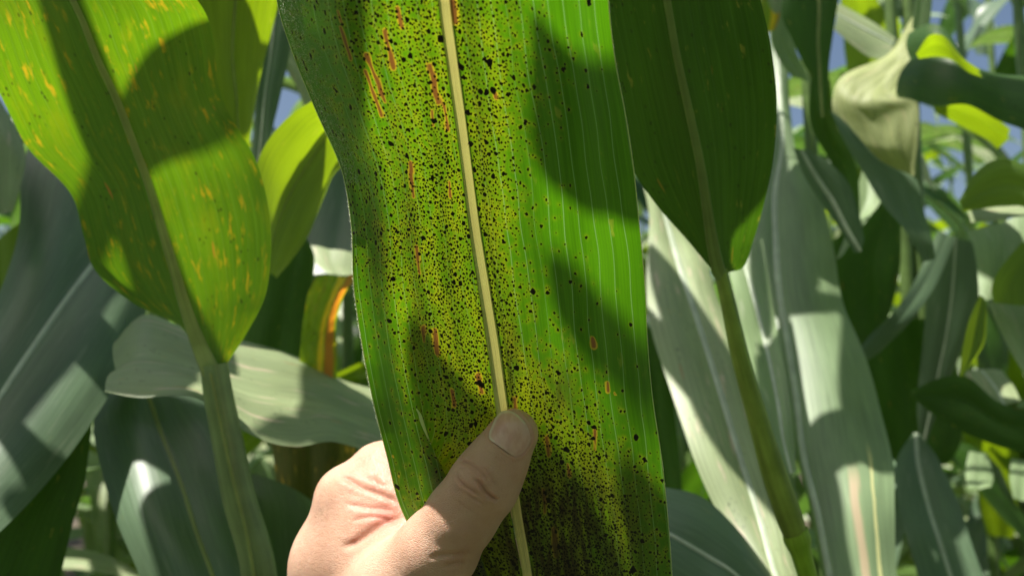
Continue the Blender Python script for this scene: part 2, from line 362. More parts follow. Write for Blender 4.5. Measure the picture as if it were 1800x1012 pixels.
# ------------------------------------------------------------------ the held leaf
hx = [-60, 0, 100, 200, 300, 400, 500, 600, 700, 800, 900, 1010, 1080]
hL = [482, 487, 517, 558, 601, 618, 622, 636, 655, 680, 708, 770, 820]
hM = [775, 781, 794, 808, 821, 834, 850, 866, 880, 893, 908, 927, 938]
hR = [1065, 1069, 1080, 1099, 1114, 1124, 1133, 1138, 1147, 1162, 1173, 1181, 1184]
hd = np.array([.203, .209, .219, .229, .239, .249, .258, .267, .275, .281, .287, .292, .296])
def hero_leaf():
    nv = 520; ny = np.array(hx, float); py = np.linspace(-60, 1080, nv)
    def sm(a):
        tt = np.interp(py, ny, np.arange(len(ny))); return catmull(np.array(a, float)[:, None], tt)[:, 0]
    L, Mi, R, D = sm(hL), sm(hM), sm(hR), sm(hd)
    root = empty('maize_leaf', W(900, 980, .292), 'broad green maize leaf peppered with black spots, held upright between thumb and fingers', 'leaf')
    nuL, nuR = 120, 110
    # crease: crest (in front) and hidden back line on the lower left
    crest = np.interp(py, [560, 640, 720, 776, 836, 880, 930, 1080], [700, 718, 738, 757, 785, 812, 830, 880])
    fold = np.clip((py - 700) / 140, 0, 1); fold = fold ** 1.1
    s = np.linspace(0, 1, nuL + 1)                         # 0 = left edge, 1 = midrib
    X = np.zeros((nv, nuL + nuR + 1)); Z = np.zeros_like(X)
    for i in range(nv):
        # s of crest when flat
        sc_ = (crest[i] - L[i]) / (Mi[i] - L[i])
        f = fold[i]; back = crest[i] - 46 * f
        kn_s = [0, sc_ * .97, min(.97, sc_ + 0.10 * f + 0.02), 1]; kn_x = [L[i], crest[i], back, Mi[i]]
        flat = L[i] + (Mi[i] - L[i]) * s
        px = np.interp(s, kn_s, kn_x)
        X[i, :nuL + 1] = px * f + flat * (1 - f) if f < 1 else px
        # depth: smooth groove before the fold, real overlap in it
        g = np.clip((py[i] - 430) / 300, 0, 1)
        zz = -0.0045 * g * np.exp(-((s - sc_ * 0.85) / 0.12) ** 2) + 0.0045 * g * np.exp(-((s - sc_ - 0.10) / 0.10) ** 2)
        Z[i, :nuL + 1] = zz + np.interp(s, kn_s, [-.001, -.002, .0075, 0]) * f
    sR = np.linspace(0, 1, nuR + 1)[1:]
    X[:, nuL + 1:] = Mi[:, None] + (R - Mi)[:, None] * sR[None]
    U = np.concatenate([s - 1, sR])                        # -1..1
    # cross section: shallow V opening away from the camera, edges back; wavy margins
    au = np.abs(U)[None]; yy = py[:, None]
    Z += -0.004 * np.sin(au * math.pi) + 0.006 * au ** 2
    edgeL = np.clip(-U - 0.55, 0, 1)[None] / 0.45
    Z += edgeL ** 2 * np.interp(py, [-60, 200, 320, 420, 1080], [.022, .020, .006, 0, 0])[:, None]   # top left margin rolls back
    Z += 0.0022 * np.sin(yy / 75.0 + 1.0) * au ** 2 * (U[None] > 0) + 0.0018 * np.sin(yy / 58.0 + 2.2) * au ** 2 * (U[None] < 0)
    Z += 0.0007 * np.sin(U[None] * 22 + yy / 210.0) * (au > .08)
    Z *= np.interp(py, [-60, 640, 760, 1080], [1, 1, .55, .5])[:, None]
    # ripple pixels of the edge outline
    X += (U[None] > .9) * 0
    Dg = D[:, None] + Z
    P = W(X, np.broadcast_to(py[:, None], X.shape), Dg)
    nu = nuL + nuR + 1
    hm = 0.047; uv = np.stack([np.broadcast_to(U[None] * hm, X.shape), np.broadcast_to((py / 1140.0 * 0.205)[:, None], X.shape)], -1)
    # ---- spot field
    cols = [-340, -240, -160, -80, -20, 20, 60, 120, 180, 240, 340]
    rows_ = [-60, 0, 150, 300, 450, 600, 680, 760, 880, 1080]
    tab = np.array([
        [.12, .35, .6, .8, .95, .9, .65, .45, .28, .15, .05],
        [.12, .38, .6, .8, 1., .9, .65, .45, .28, .15, .05],
        [.10, .30, .55, .78, 1., 1., .85, .45, .22, .09, .04],
        [.10, .42, .62, .85, 1., 1., .7, .16, .07, .05, .03],
        [.10, .34, .62, .88, 1., 1., .36, .16, .12, .07, .04],
        [.04, .10, .5, .82, 1., 1., .45, .28, .13, .05, .04],
        [.03, .07, .4, .8, 1., 1., .75, .5, .24, .06, .03],
        [.03, .06, .25, .8, 1., 1., .95, .75, .45, .15, .08],
        [.03, .08, .35, .9, 1., 1., 1., 1., .8, .45, .22],
        [.05, .2, .6, 1., 1., 1., 1., 1., .8, .5, .28]])
    def dens(x, y):
        dm = x - np.interp(y, ny, hM)
        iy = np.interp(y, rows_, np.arange(len(rows_))); ix = np.interp(dm, cols, np.arange(len(cols)))
        y0 = np.minimum(iy.astype(int), len(rows_) - 2); x0 = np.minimum(ix.astype(int), len(cols) - 2); fy = iy - y0; fx = ix - x0
        return (tab[y0, x0] * (1 - fx) + tab[y0, x0 + 1] * fx) * (1 - fy) + (tab[y0 + 1, x0] * (1 - fx) + tab[y0 + 1, x0 + 1] * fx) * fy
    LS = [(598, 48, 617, 104, 5), (677, 56, 692, 121, 5), (644, 96, 677, 179, 5), (642, 125, 671, 204, 4.5), (756, 115, 771, 181, 7), (781, 183, 788, 229, 4), (760, 195, 762, 222, 4), (594, 20, 600, 40, 4),
          (721, 287, 727, 346, 4.5), (733, 434, 737, 480, 3.5), (766, 579, 768, 620, 5.5), (795, 687, 799, 712, 5), (1042, 594, 1044, 608, 4.5), (1069, 672, 1070, 687, 4),
          (794, 0, 802, 40, 6), (700, 15, 706, 50, 4), (790, 320, 792, 345, 3.5), (1045, 755, 1046, 790, 4), (960, 768, 964, 800, 5), (905, 700, 906, 716, 5), (955, 860, 958, 900, 4), (972, 930, 978, 975, 6),
          (998, 815, 1000, 835, 4), (870, 165, 871, 172, 4), (744, 575, 745, 600, 4), (1080, 690, 1082, 694, 2), (700, 835, 701, 838, 2), (690, 800, 691, 803, 2), (840, 660, 848, 690, 5)]
    N = 110000
    ri = nrs.uniform(0, nv - 1.001, N); ci = nrs.uniform(1, nu - 2.001, N)
    def bil(A, r, c):
        r0 = r.astype(int); c0 = c.astype(int); fr = (r - r0); fc = (c - c0)
        if A.ndim == 3: fr = fr[:, None]; fc = fc[:, None]
        return (A[r0, c0] * (1 - fc) + A[r0, c0 + 1] * fc) * (1 - fr) + (A[r0 + 1, c0] * (1 - fc) + A[r0 + 1, c0 + 1] * fc) * fr
    sx = bil(X, ri, ci); sy = np.interp(ri, np.arange(nv), py)
    # spots crowd along the midrib, evenly spaced among themselves
    pr = dens(sx, sy)
    cl = .6 * sum(np.sin(sx * a + sy * b + p) for a, b, p in ((.045, .03, 1), (-.07, .05, 2), (.02, -.085, 4), (.11, .09, 0.5), (.16, -.05, 3))) / 5
    pr = np.clip(pr * (1 + 0.45 * cl), 0, 1.2)
    keep = nrs.rand(N) < np.where(pr > .9, 1.0, pr ** 2.4 * .85)
    midpx = np.abs(sx - np.interp(sy, ny, hM)); keep &= midpx > 12
    for x1, y1, x2, y2, wd in LS:
        tt = np.clip(((sx - x1) * (x2 - x1) + (sy - y1) * (y2 - y1)) / ((x2 - x1) ** 2 + (y2 - y1) ** 2), 0, 1)
        keep &= (np.hypot(sx - x1 - tt * (x2 - x1), sy - y1 - tt * (y2 - y1)) > wd * .9) | (nrs.rand(N) < .12)
    ri, ci, sx, sy = ri[keep], ci[keep], sx[keep], sy[keep]
    rad = np.clip((.72 + .45 * pr[keep] ** 2) * np.exp(nrs.normal(math.log(0.00030), 0.40, len(ri))), 0.00014, 0.0009)
    occ = {}; sel = []; pos = bil(P, ri, ci); gap = nrs.exponential(1.0, len(ri)) * np.where(pr[keep] > .6, .00009, .00025) - .00011
    for k in range(len(ri)):
        x, z, rk = pos[k, 0], pos[k, 2], rad[k]; g = (int(x / 0.0012), int(z / 0.0012)); ok = True
        for a in (-1, 0, 1):
            for b in (-1, 0, 1):
                for (x2, z2, r2) in occ.get((g[0] + a, g[1] + b), ()):
                    if (x - x2) ** 2 + ((z - z2) * .8) ** 2 < (rk + r2 + gap[k]) ** 2: ok = False; break
                if not ok: break
            if not ok: break
        if ok: occ.setdefault(g, []).append((x, z, rk)); sel.append(k)
    sel = np.array(sel); ri, ci, sx, sy, rad, pos = ri[sel], ci[sel], sx[sel], sy[sel], rad[sel], pos[sel]
    # single big ones the photograph shows
    big = [(859, 111, .0011), (843, 182, .0007), (773, 70, .0009), (990, 122, .0006), (1035, 3, .0009), (925, 215, .0006), (762, 212, .0008),
           (660, 305, .0007), (760, 313, .0006), (902, 348, .0005), (936, 512, .0009), (963, 514, .0006), (1109, 570, .0006), (1032, 417, .0005),
           (546, 98, .0007), (539, 122, .0007), (616, 190, .0008), (590, 160, .0006), (586, 155, .0005), (1117, 768, .0009), (1134, 808, .0010), (1042, 770, .0008), (1115, 820, .0005),
           (1114, 1000, .0011), (1115, 935, .0005), (1153, 930, .0006), (1023, 60, .0005), (735, 690, .0006), (698, 855, .0007), (734, 867, .0005), (685, 742, .0005), (845, 675, .0012), (960, 690, .0007), (980, 655, .0010)]
    rr, cc, rb = [], [], []
    for bx, by, br in big:
        r_ = np.interp(by, py, np.arange(nv)); xr = X[int(r_)]; c_ = int(np.argmin(np.abs(xr[:] - bx))); rr.append(min(r_, nv - 3)); cc.append(min(max(c_, 2), nu - 3)); rb.append(br)
    ri = np.concatenate([ri, rr]); ci = np.concatenate([ci, cc]); rad = np.concatenate([rad, rb])
    pos = bil(P, ri, ci)
    # local frame
    r0 = np.clip(ri.astype(int), 1, nv - 3); c0 = np.clip(ci.astype(int), 1, nu - 3)
    Tv = P[r0 + 2, c0] - P[r0 - 1, c0]; Tv /= np.linalg.norm(Tv, axis=1, keepdims=True)
    Tu = P[r0, c0 + 2] - P[r0, c0 - 1]; Tu /= np.linalg.norm(Tu, axis=1, keepdims=True)
    Nm = np.cross(Tv, Tu); Nm /= np.linalg.norm(Nm, axis=1, keepdims=True)
    sg = np.sign(np.sum(Nm * (CAM - pos), 1, keepdims=True)); Nm = Nm * sg
    ns = len(ri); K = 9; th = np.linspace(0, 2 * math.pi, K, endpoint=False)
    wob = 1 + nrs.normal(0, 0.24, (ns, K)); wob = np.clip(wob, .5, 1.5)
    el = nrs.uniform(1.0, 1.5, ns)
    ring = pos[:, None] + (rad[:, None] * wob)[..., None] * (np.cos(th)[None, :, None] * Tu[:, None] + (el[:, None] * np.sin(th)[None])[..., None] * Tv[:, None]) + Nm[:, None] * 0.00005
    top = pos + Nm * (0.00012 + rad * 0.25)[:, None]
    V = np.concatenate([ring.reshape(-1, 3), top]); a = np.arange(ns)[:, None] * K + np.arange(K)[None]; b = np.arange(ns)[:, None] * K + (np.arange(K)[None] + 1) % K
    Fq = np.stack([a, b, np.broadcast_to(ns * K + np.arange(ns)[:, None], a.shape)], -1).reshape(-1, 3)
    # ---- halo field on the grid
    imp = np.zeros((nv, nu)); np.add.at(imp, (np.clip(np.round(ri).astype(int), 0, nv - 1), np.clip(np.round(ci).astype(int), 0, nu - 1)), (rad / 0.00030) ** 1.2 * .8)
    def blur(A, sr, sc2):
        Z_ = np.fft.rfft2(np.pad(A, ((30, 30), (30, 30)))); fy = np.fft.fftfreq(A.shape[0] + 60)[:, None]; fx = np.fft.rfftfreq(A.shape[1] + 60)[None]
        return np.fft.irfft2(Z_ * np.exp(-2 * math.pi ** 2 * ((fy * sr) ** 2 + (fx * sc2) ** 2)), s=(A.shape[0] + 60, A.shape[1] + 60))[30:-30, 30:-30]
    halo = np.clip(blur(imp, 1.5, 1.1) * 8.0, 0, 1) * 0.60 + np.clip(blur(imp, 14, 9) * 2.5, 0, 1) * 0.12
    halo *= np.clip(0.85 + 0.9 * blur(nrs.rand(nv, nu) - .5, 9, 3) * 16, 0.5, 1.2)
    halo *= np.clip(1.05 - np.clip((X - Mi[:, None]) / 330, 0, 1) * .6, 0, 1)
    # ---- lesions: elongated necrotic streaks
    les = np.zeros((nv, nu)); PY = np.broadcast_to(py[:, None], X.shape)
    nz = blur(nrs.rand(nv, nu) - .5, 4, 1.3) * 20
    for x1, y1, x2, y2, wd in LS:
        dx, dy = x2 - x1, y2 - y1; l2 = dx * dx + dy * dy
        tt = np.clip(((X - x1) * dx + (PY - y1) * dy) / l2, 0, 1)
        dist = np.hypot(X - x1 - tt * dx, PY - y1 - tt * dy)
        les = np.maximum(les, np.clip(1.2 - (dist / (wd * .95)) * np.clip(1 + 0.6 * nz, .6, 2.2), 0, 1))
    blight_shade = np.clip((PY - 770) / 110, 0, 1) * np.clip(1 - np.abs(X - 960) / 200, 0, 1) ** 0.5 * 1.15  # dark base: diseased tissue plus painted shade below the thumb
    blight_shade += 0.7 * np.exp(-((X - 985) / 30) ** 2 - ((PY - 690) / 55) ** 2) + .6 * np.exp(-((X - 900) / 18) ** 2 - ((PY - 640) / 90) ** 2) + .5 * np.exp(-((X - 745) / 25) ** 2 - ((PY - 590) / 45) ** 2)
    gf = grid_faces(nv, nu).reshape(nv - 1, nu - 1, 4); colm = np.ones(nu - 1, bool); colm[nuL - 3:nuL + 3] = False     # the rib takes the blade's place along the middle
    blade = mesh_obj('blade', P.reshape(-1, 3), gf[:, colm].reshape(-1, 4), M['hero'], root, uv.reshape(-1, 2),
        attrs={'halo': halo, 'lesion': les, 'blight_shade': np.clip(blight_shade, 0, 1)})
    uvs = np.concatenate([np.repeat(pos[:, [0, 2]], K, 0), pos[:, [0, 2]]])
    so = mesh_obj('tar_spots', V, Fq, M['spot'], root, uvs); so['kind'] = 'stuff'; so['label'] = 'hundreds of small raised black fungal spots on the leaf'
    # midrib
    Mp = P[:, nuL]; T = np.gradient(Mp, axis=0); Nn = np.cross(T, P[:, nuL + 6] - P[:, nuL - 6]); Nn /= np.linalg.norm(Nn, axis=1, keepdims=True)
    Nn *= np.sign(np.sum(Nn * (CAM - Mp), 1, keepdims=True))
    wpx = np.interp(py, [-60, 0, 300, 600, 700, 900, 1080], [12.5, 12.5, 10.5, 12.5, 12, 9, 8]); wdm = wpx / F * Dg[:, nuL]
    V2, F2, u2 = midrib_mesh(Mp[::3] + Nn[::3] * 0.0001, Nn[::3], wdm[::3], 0.38)
    mesh_obj('midrib', V2, F2, M['midrib_hero'], root, u2)
    # small dark stains along the rib
    # cilia along both margins and short hairs on the rolled top left
    hv, hf = [], []
    def hair(p, dr, ln, r):
        b = len(hv); dr = dr / np.linalg.norm(dr); a1 = np.cross(dr, FV + 0.01); a1 /= np.linalg.norm(a1); a2 = np.cross(dr, a1)
        for k in range(3): hv.append(p + r * (math.cos(2.094 * k) * a1 + math.sin(2.094 * k) * a2))
        hv.append(p + dr * ln); hf.extend([(b, b + 1, b + 3), (b + 1, b + 2, b + 3), (b + 2, b, b + 3)])
    for edge, inner in ((0, 4), (nu - 1, nu - 5)):
        for k in range(1500 if edge == 0 else 1000):
            r_ = nrs.uniform(20, nv - 2); i0 = int(r_); p = P[i0, edge] + (P[i0 + 1, edge] - P[i0, edge]) * (r_ - i0)
            o_ = P[i0, edge] - P[i0, inner]; o_ /= np.linalg.norm(o_); tv = P[i0, edge] - P[i0 + 1, edge]; tv /= np.linalg.norm(tv)
            hair(p, o_ + tv * nrs.uniform(-.1, .8) + nrs.normal(0, .25, 3), nrs.uniform(.0002, .0007) * (1.3 if edge == 0 else .75), .00004)
    for k in range(2200):
        i0 = int(nrs.uniform(20, 175)); c_ = int(min(26, abs(nrs.normal(0, 9))) + 2)
        p = P[i0, c_]; dr = (CAM - p); dr /= np.linalg.norm(dr)
        hair(p, dr * .6 + nrs.normal(0, .7, 3), nrs.uniform(.0003, .0008), .00007)
    h = mesh_obj('leaf_hairs', np.array(hv), np.array(hf), M['hair'], root, np.array(hv)[:, [0, 2]]); h['kind'] = 'stuff'
    # pale margins
    for c_ in (0, nu - 1):
        rr_ = np.full(len(P[::3, c_]), .00014); V3, F3, u3 = tube(P[::3, c_], rr_, 6); mesh_obj('leaf_margin', V3, F3, M['margin'], root, u3)
    # torn white sliver at the crease
    tp = [(732, 718), (738, 728), (742, 742), (752, 768), (757, 780)]; tw = [1, 2.6, 3.2, 1.6, .6]
    a = np.array(tp, float); q = catmull(np.c_[a, tw], np.linspace(0, 4, 24))
    r_i = np.interp(q[:, 1], py, np.arange(nv)).astype(int)
    dpt = np.array([Dg[i, int(np.argmin(np.abs(X[i] - x)))] for i, x in zip(r_i, q[:, 0])]) - .0016
    Lq = W(q[:, 0] - q[:, 2], q[:, 1], dpt); Rq = W(q[:, 0] + q[:, 2], q[:, 1], dpt + .0008)
    mesh_obj('torn_tissue', np.stack([Lq, (Lq + Rq) / 2 - FV * .0003, Rq], 1).reshape(-1, 3), grid_faces(24, 3), M['margin'], root, np.zeros((72, 2)))
    LEAVES['hero'] = (blade, P)
    return root
hero = hero_leaf()

# ------------------------------------------------------------------ the hand (one continuous surface)
def cam3(px, py, d):
    return np.array([(px - 900) / F * d, (506 - py) / F * d, d])
def build_hand():
    h = 0.00085
    lo = np.array([-0.105, -0.235, 0.235]); hi = np.array([0.040, -0.030, 0.405])
    n = np.ceil((hi - lo) / h).astype(int)
    xs = [lo[i] + h * np.arange(n[i]) for i in range(3)]
    GX, GY, GZ = np.meshgrid(*[x.astype(np.float32) for x in xs], indexing='ij')
    D = np.full(GX.shape, 1.0, np.float32)
    def cap(a, b, ra, rb, k):
        nonlocal D
        a = np.array(a); b = np.array(b)
        pad = max(ra, rb) + k * 1.5 + .004
        l = np.minimum(a, b) - pad; u = np.maximum(a, b) + pad
        i0 = np.clip(((l - lo) / h).astype(int), 0, n - 1); i1 = np.clip(((u - lo) / h).astype(int) + 1, 1, n)
        sl = tuple(slice(p, q) for p, q in zip(i0, i1))
        X, Y, Z = GX[sl] - a[0], GY[sl] - a[1], GZ[sl] - a[2]
        ba = b - a; L2 = ba @ ba
        t = np.clip((X * ba[0] + Y * ba[1] + Z * ba[2]) / max(L2, 1e-9), 0, 1)
        d = np.sqrt((X - t * ba[0]) ** 2 + (Y - t * ba[1]) ** 2 + (Z - t * ba[2]) ** 2) - (ra + (rb - ra) * t)
        cur = D[sl]; hh = np.clip(0.5 + 0.5 * (cur - d) / k, 0, 1)
        D[sl] = cur * (1 - hh) + d * hh - k * hh * (1 - hh)
    def chain(pts, k):
        for p, q in zip(pts[:-1], pts[1:]): cap(cam3(*p[:3]), cam3(*q[:3]), p[3] / 1000, q[3] / 1000, k)
    # thumb
    chain([(903, 762, .2705, 7.9), (872, 815, .2695, 9.2), (850, 852, .2700, 10.6), (812, 905, .2730, 11.0), (770, 965, .2790, 12.8), (705, 1040, .292, 17.0), (655, 1160, .310, 21)], .004)
    # index: metacarpal, knuckle, then away behind the leaf and round to oppose the thumb
    chain([(640, 1200, .345, 20), (600, 1010, .338, 17), (612, 880, .331, 12.2)], .010)
    chain([(612, 880, .331, 12.2), (665, 828, .334, 10.0), (735, 795, .3345, 9.2), (800, 770, .328, 8.6), (872, 772, .3085, 7.6), (890, 774, .3035, 7.2)], .004)
    # web of skin between thumb and index
    chain([(640, 960, .322, 12.5), (690, 935, .3155, 9.0), (745, 945, .305, 6.0)], .008)
    chain([(640, 900, .325, 13.0), (690, 880, .3235, 11.0), (740, 880, .322, 9)], .010)
    chain([(650, 945, .320, 12.0), (715, 905, .3185, 10.0)], .008)
    chain([(590, 985, .330, 15), (690, 1010, .310, 14)], .012)
    # middle, ring, little finger behind, curled
    D0 = D
    for (a, b, c, d_, r) in (((640, 960, .356), (735, 880, .362), (830, 870, .352), (880, 880, .330), 9.3),
                             ((665, 1040, .366), (760, 965, .374), (850, 960, .362), (893, 975, .342), 8.8),
                             ((700, 1120, .366), (790, 1050, .374), (870, 1045, .364), (905, 1055, .346), 7.8)):
        chain([(*a, r + 3), (*b, r + .6), (*c, r), (*d_, r - 1.4)], .0035)
    # palm and wrist, below the frame
    chain([(640, 1120, .352, 24), (690, 1320, .365, 26), (700, 1560, .385, 27)], .014)
    chain([(720, 1150, .350, 20), (740, 1330, .360, 24)], .014)
    # ---- surface nets
    sgn = D < 0
    c = [sgn[i:n[0] - 1 + i, j:n[1] - 1 + j, k:n[2] - 1 + k] for i in (0, 1) for j in (0, 1) for k in (0, 1)]
    cnt = sum(x.astype(np.int8) for x in c); act = (cnt > 0) & (cnt < 8)
    ids = np.full(act.shape, -1, np.int64); ci = np.argwhere(act); ids[act] = np.arange(len(ci))
    acc = np.zeros((len(ci), 3)); num = np.zeros(len(ci))
    offs = [(i, j, k) for i in (0, 1) for j in (0, 1) for k in (0, 1)]
    vals = {o: D[ci[:, 0] + o[0], ci[:, 1] + o[1], ci[:, 2] + o[2]] for o in offs}
    for a in offs:
        for ax in range(3):
            if a[ax] == 0:
                b = list(a); b[ax] = 1; b = tuple(b)
                va, vb = vals[a], vals[b]; m = (va < 0) != (vb < 0)
                t = np.where(m, va / np.where(m, va - vb, 1), 0)
                p = np.tile(np.array(a, float), (len(ci), 1)); p[:, ax] += t
                acc[m] += p[m]; num[m] += 1
    V = lo + h * (ci + acc / num[:, None])
    Fs = []
    for ax in range(3):
        o1, o2 = [(1, 2), (2, 0), (0, 1)][ax]
        s0 = [slice(1, n[i] - 1) for i in range(3)]; s0[ax] = slice(0, n[ax] - 1); s1 = list(s0); s1[ax] = slice(1, n[ax])
        A = sgn[tuple(s0)]; B = sgn[tuple(s1)]
        for flip, m in ((False, A & ~B), (True, ~A & B)):
            q = np.argwhere(m)
            if not len(q): continue
            base = q + 1; base[:, ax] -= 1
            def cid(d1, d2):
                r = base.copy(); r[:, o1] -= d1; r[:, o2] -= d2; return ids[r[:, 0], r[:, 1], r[:, 2]]
            quad = np.stack([cid(0, 0), cid(1, 0), cid(1, 1), cid(0, 1)], 1)
            Fs.append(quad[:, ::-1] if flip else quad)
    Fq = np.concatenate(Fs); Fq = Fq[(Fq >= 0).all(1)]
    # smooth a little, then subdivide once
    def smooth(V, Fq, it):
        e = np.concatenate([Fq[:, [0, 1]], Fq[:, [1, 2]], Fq[:, [2, 3]], Fq[:, [3, 0]]]); e = np.concatenate([e, e[:, ::-1]])
        deg = np.bincount(e[:, 0], minlength=len(V))[:, None]
        for _ in range(it):
            s_ = np.zeros_like(V)
            for k in range(3): s_[:, k] = np.bincount(e[:, 0], weights=V[e[:, 1], k], minlength=len(V))
            V = V * .4 + .6 * s_ / np.maximum(deg, 1)
        return V
    V = smooth(V, Fq, 4)
    Vw = CAM + V[:, :1] * XV + V[:, 1:2] * UV_ + V[:, 2:3] * FV
    me = bpy.data.meshes.new('hand_tmp'); me.from_pydata(Vw.tolist(), [], Fq[:, ::-1].tolist()); me.update()
    ot = bpy.data.objects.new('hand_tmp', me); C.objects.link(ot)
    md = ot.modifiers.new('s', 'SUBSURF'); md.levels = 1; md.render_levels = 1
    dg = bpy.context.evaluated_depsgraph_get(); ev = ot.evaluated_get(dg); m2 = bpy.data.meshes.new_from_object(ev)
    bpy.data.objects.remove(ot); bpy.data.meshes.remove(me)
    nV = len(m2.vertices); co = np.empty(nV * 3, np.float32); m2.vertices.foreach_get('co', co); co = co.reshape(-1, 3).astype(float)
    nm = np.empty(nV * 3, np.float32); m2.vertices.foreach_get('normal', nm); nm = nm.reshape(-1, 3).astype(float)
    if np.mean(np.sum(nm * (co - co.mean(0)), 1)) < 0: nm = -nm; m2.flip_normals()
    px, py, dp = to_px(co)
    front = (np.sum(nm * (CAM - co), 1) > -0.0) & (dp < .345)
    disp = np.zeros(nV); red = np.zeros(nV); dark = np.zeros(nV)
    def curve_dist(pts, m=40):
        q = catmull(np.array(pts, float), np.linspace(0, len(pts) - 1, m)); best = np.full(nV, 1e9); tb = np.zeros(nV)
        x0, x1, y0, y1 = q[:, 0].min() - 40, q[:, 0].max() + 40, q[:, 1].min() - 40, q[:, 1].max() + 40
        idx = np.where(front & (px > x0) & (px < x1) & (py > y0) & (py < y1))[0]
        for k in range(m - 1):
            ax, ay = q[k]; dx, dy = q[k + 1] - q[k]; l = dx * dx + dy * dy + 1e-9
            t = np.clip(((px[idx] - ax) * dx + (py[idx] - ay) * dy) / l, 0, 1); d = np.hypot(px[idx] - ax - t * dx, py[idx] - ay - t * dy)
            b = d < best[idx]; best[idx[b]] = d[b]; tb[idx[b]] = (k + t[b]) / (m - 1)
        return best, tb
    def crease(pts, dep, wd, rd=0.25, dk=.5, lip=0.35):
        nonlocal disp, red, dark
        d, t = curve_dist(pts); tp = np.clip(np.minimum(t, 1 - t) * 5, 0, 1)
        g = np.exp(-(d / wd) ** 2) * tp
        dep *= 1.5 if pts[0][1] < 830 or pts[0][0] > 790 else .8; disp -= dep * g; disp += lip * dep * np.exp(-((d - wd * 2.4) / (wd * 1.3)) ** 2) * tp
        red += rd * np.exp(-(d / (wd * 3)) ** 2) * tp; dark += dk * np.exp(-(d / (wd * .9)) ** 2) * tp
    mm = .001
    # knuckle of the thumb: nested loops
    crease([(806, 812), (818, 812), (833, 820), (849, 833), (860, 849)], .38 * mm, 3.0)
    crease([(801, 826), (806, 841), (818, 853), (833, 863), (845, 872)], .42 * mm, 3.0)
    crease([(833, 838), (845, 850), (855, 864), (866, 874), (878, 880)], .55 * mm, 3.2, .4, .7)
    crease([(812, 858), (826, 870), (840, 880), (856, 889)], .22 * mm, 2.6, .15, .3)
    crease([(842, 818), (856, 828), (866, 842), (873, 858)], .22 * mm, 2.6, .1, .3)
    crease([(822, 822), (836, 829), (846, 842)], .18 * mm, 2.4, .1, .3)
    crease([(800, 880), (818, 892), (836, 902)], .12 * mm, 2.6, .1, .2)
    crease([(866, 800), (880, 808), (892, 812)], .10 * mm, 2.4, .1, .2)
    # web of the thumb
    crease([(712, 905), (690, 912), (668, 922), (646, 938), (620, 955), (598, 962)], 1.5 * mm, 6.5, .5, .45, .2)
    crease([(704, 882), (684, 874), (664, 866), (640, 858), (615, 846), (594, 838)], .75 * mm, 4.5, .4, .35, .4)
    crease([(700, 900), (672, 894), (648, 892), (624, 888), (604, 886)], .5 * mm, 4.5, .5, .3, .4)
    crease([(690, 915), (664, 908), (640, 910), (618, 916)], .4 * mm, 4, .4, .2, .4)
    crease([(680, 856), (660, 846), (640, 840)], .3 * mm, 3.5, .25, .2, .3)
    crease([(655, 832), (660, 850), (655, 868)], .25 * mm, 4, .2, .15)
    crease([(825, 968), (805, 974), (782, 974), (752, 980)], .35 * mm, 4, .2, .2)
    crease([(818, 986), (800, 990), (776, 996)], .3 * mm, 4, .3, .2)
    # thumbnail bed: flatten and sink
    nail = np.array([(873, 731), (865, 748), (859, 768), (878, 784), (900, 799), (911, 801), (924, 790), (933, 770), (929, 752), (917, 735), (901, 723), (884, 722)], float)
    t_ = np.linspace(0, len(nail), 96, endpoint=False); E = np.vstack([nail, nail[:2]])
    closed = catmull(np.vstack([nail[-1:], nail, nail[:2]]), t_ + 1)
    ins = np.zeros(nV, bool); idx = np.where(front & (px > 845) & (px < 945) & (py > 705) & (py < 815))[0]
    X, Y = px[idx], py[idx]; cr = np.zeros(len(idx), bool); dist = np.full(len(idx), 1e9)
    for k in range(len(closed)):
        ax, ay = closed[k]; bx, by = closed[(k + 1) % len(closed)]
        c1 = (ay > Y) != (by > Y); xi = ax + (Y - ay) * (bx - ax) / (by - ay + 1e-12); cr ^= c1 & (X < xi)
        l = (bx - ax) ** 2 + (by - ay) ** 2; tt = np.clip(((X - ax) * (bx - ax) + (Y - ay) * (by - ay)) / l, 0, 1)
        dist = np.minimum(dist, np.hypot(X - ax - tt * (bx - ax), Y - ay - tt * (by - ay)))
    sdn = np.where(cr, -dist, dist)
    disp[idx] += np.where(sdn < 0, -.00045, 0) * np.clip(-sdn / 3, 0, 1) + .00028 * np.exp(-((sdn - 4.5) / 3.5) ** 2) - .0002 * np.exp(-(sdn / 1.8) ** 2)
    red[idx] += .35 * np.exp(-((sdn - 3) / 5) ** 2)
    # broad forms
    def dent(x, y, r, a):
        nonlocal disp
        disp += a * np.exp(-((px - x) ** 2 + (py - y) ** 2) / r ** 2) * front
    dent(838, 842, 26, .0010); dent(885, 815, 22, -.0006); dent(800, 900, 40, -.0004); dent(600, 850, 34, .0012); dent(660, 800, 30, .0006)
    dent(650, 875, 30, -.0010); dent(690, 890, 22, -.0010); dent(625, 905, 25, .0008)
    red += .55 * np.exp(-((px - 690) / 34) ** 2 - ((py - 900) / 30) ** 2) + .35 * np.exp(-((px - 660) / 50) ** 2 - ((py - 820) / 40) ** 2) + .25 * np.exp(-((px - 915) / 25) ** 2 - ((py - 815) / 30) ** 2)
    co2 = co + nm * disp[:, None]
    m2.vertices.foreach_set('co', co2.astype(np.float32).ravel())
    for nm_, a in (('red', red * front), ('crease', np.clip(dark, 0, 1))):
        at = m2.attributes.new(nm_, 'FLOAT', 'POINT'); at.data.foreach_set('value', a.astype(np.float32))
    m2.polygons.foreach_set('use_smooth', np.ones(len(m2.polygons), bool))
    root_loc = W(640, 1200, .33)
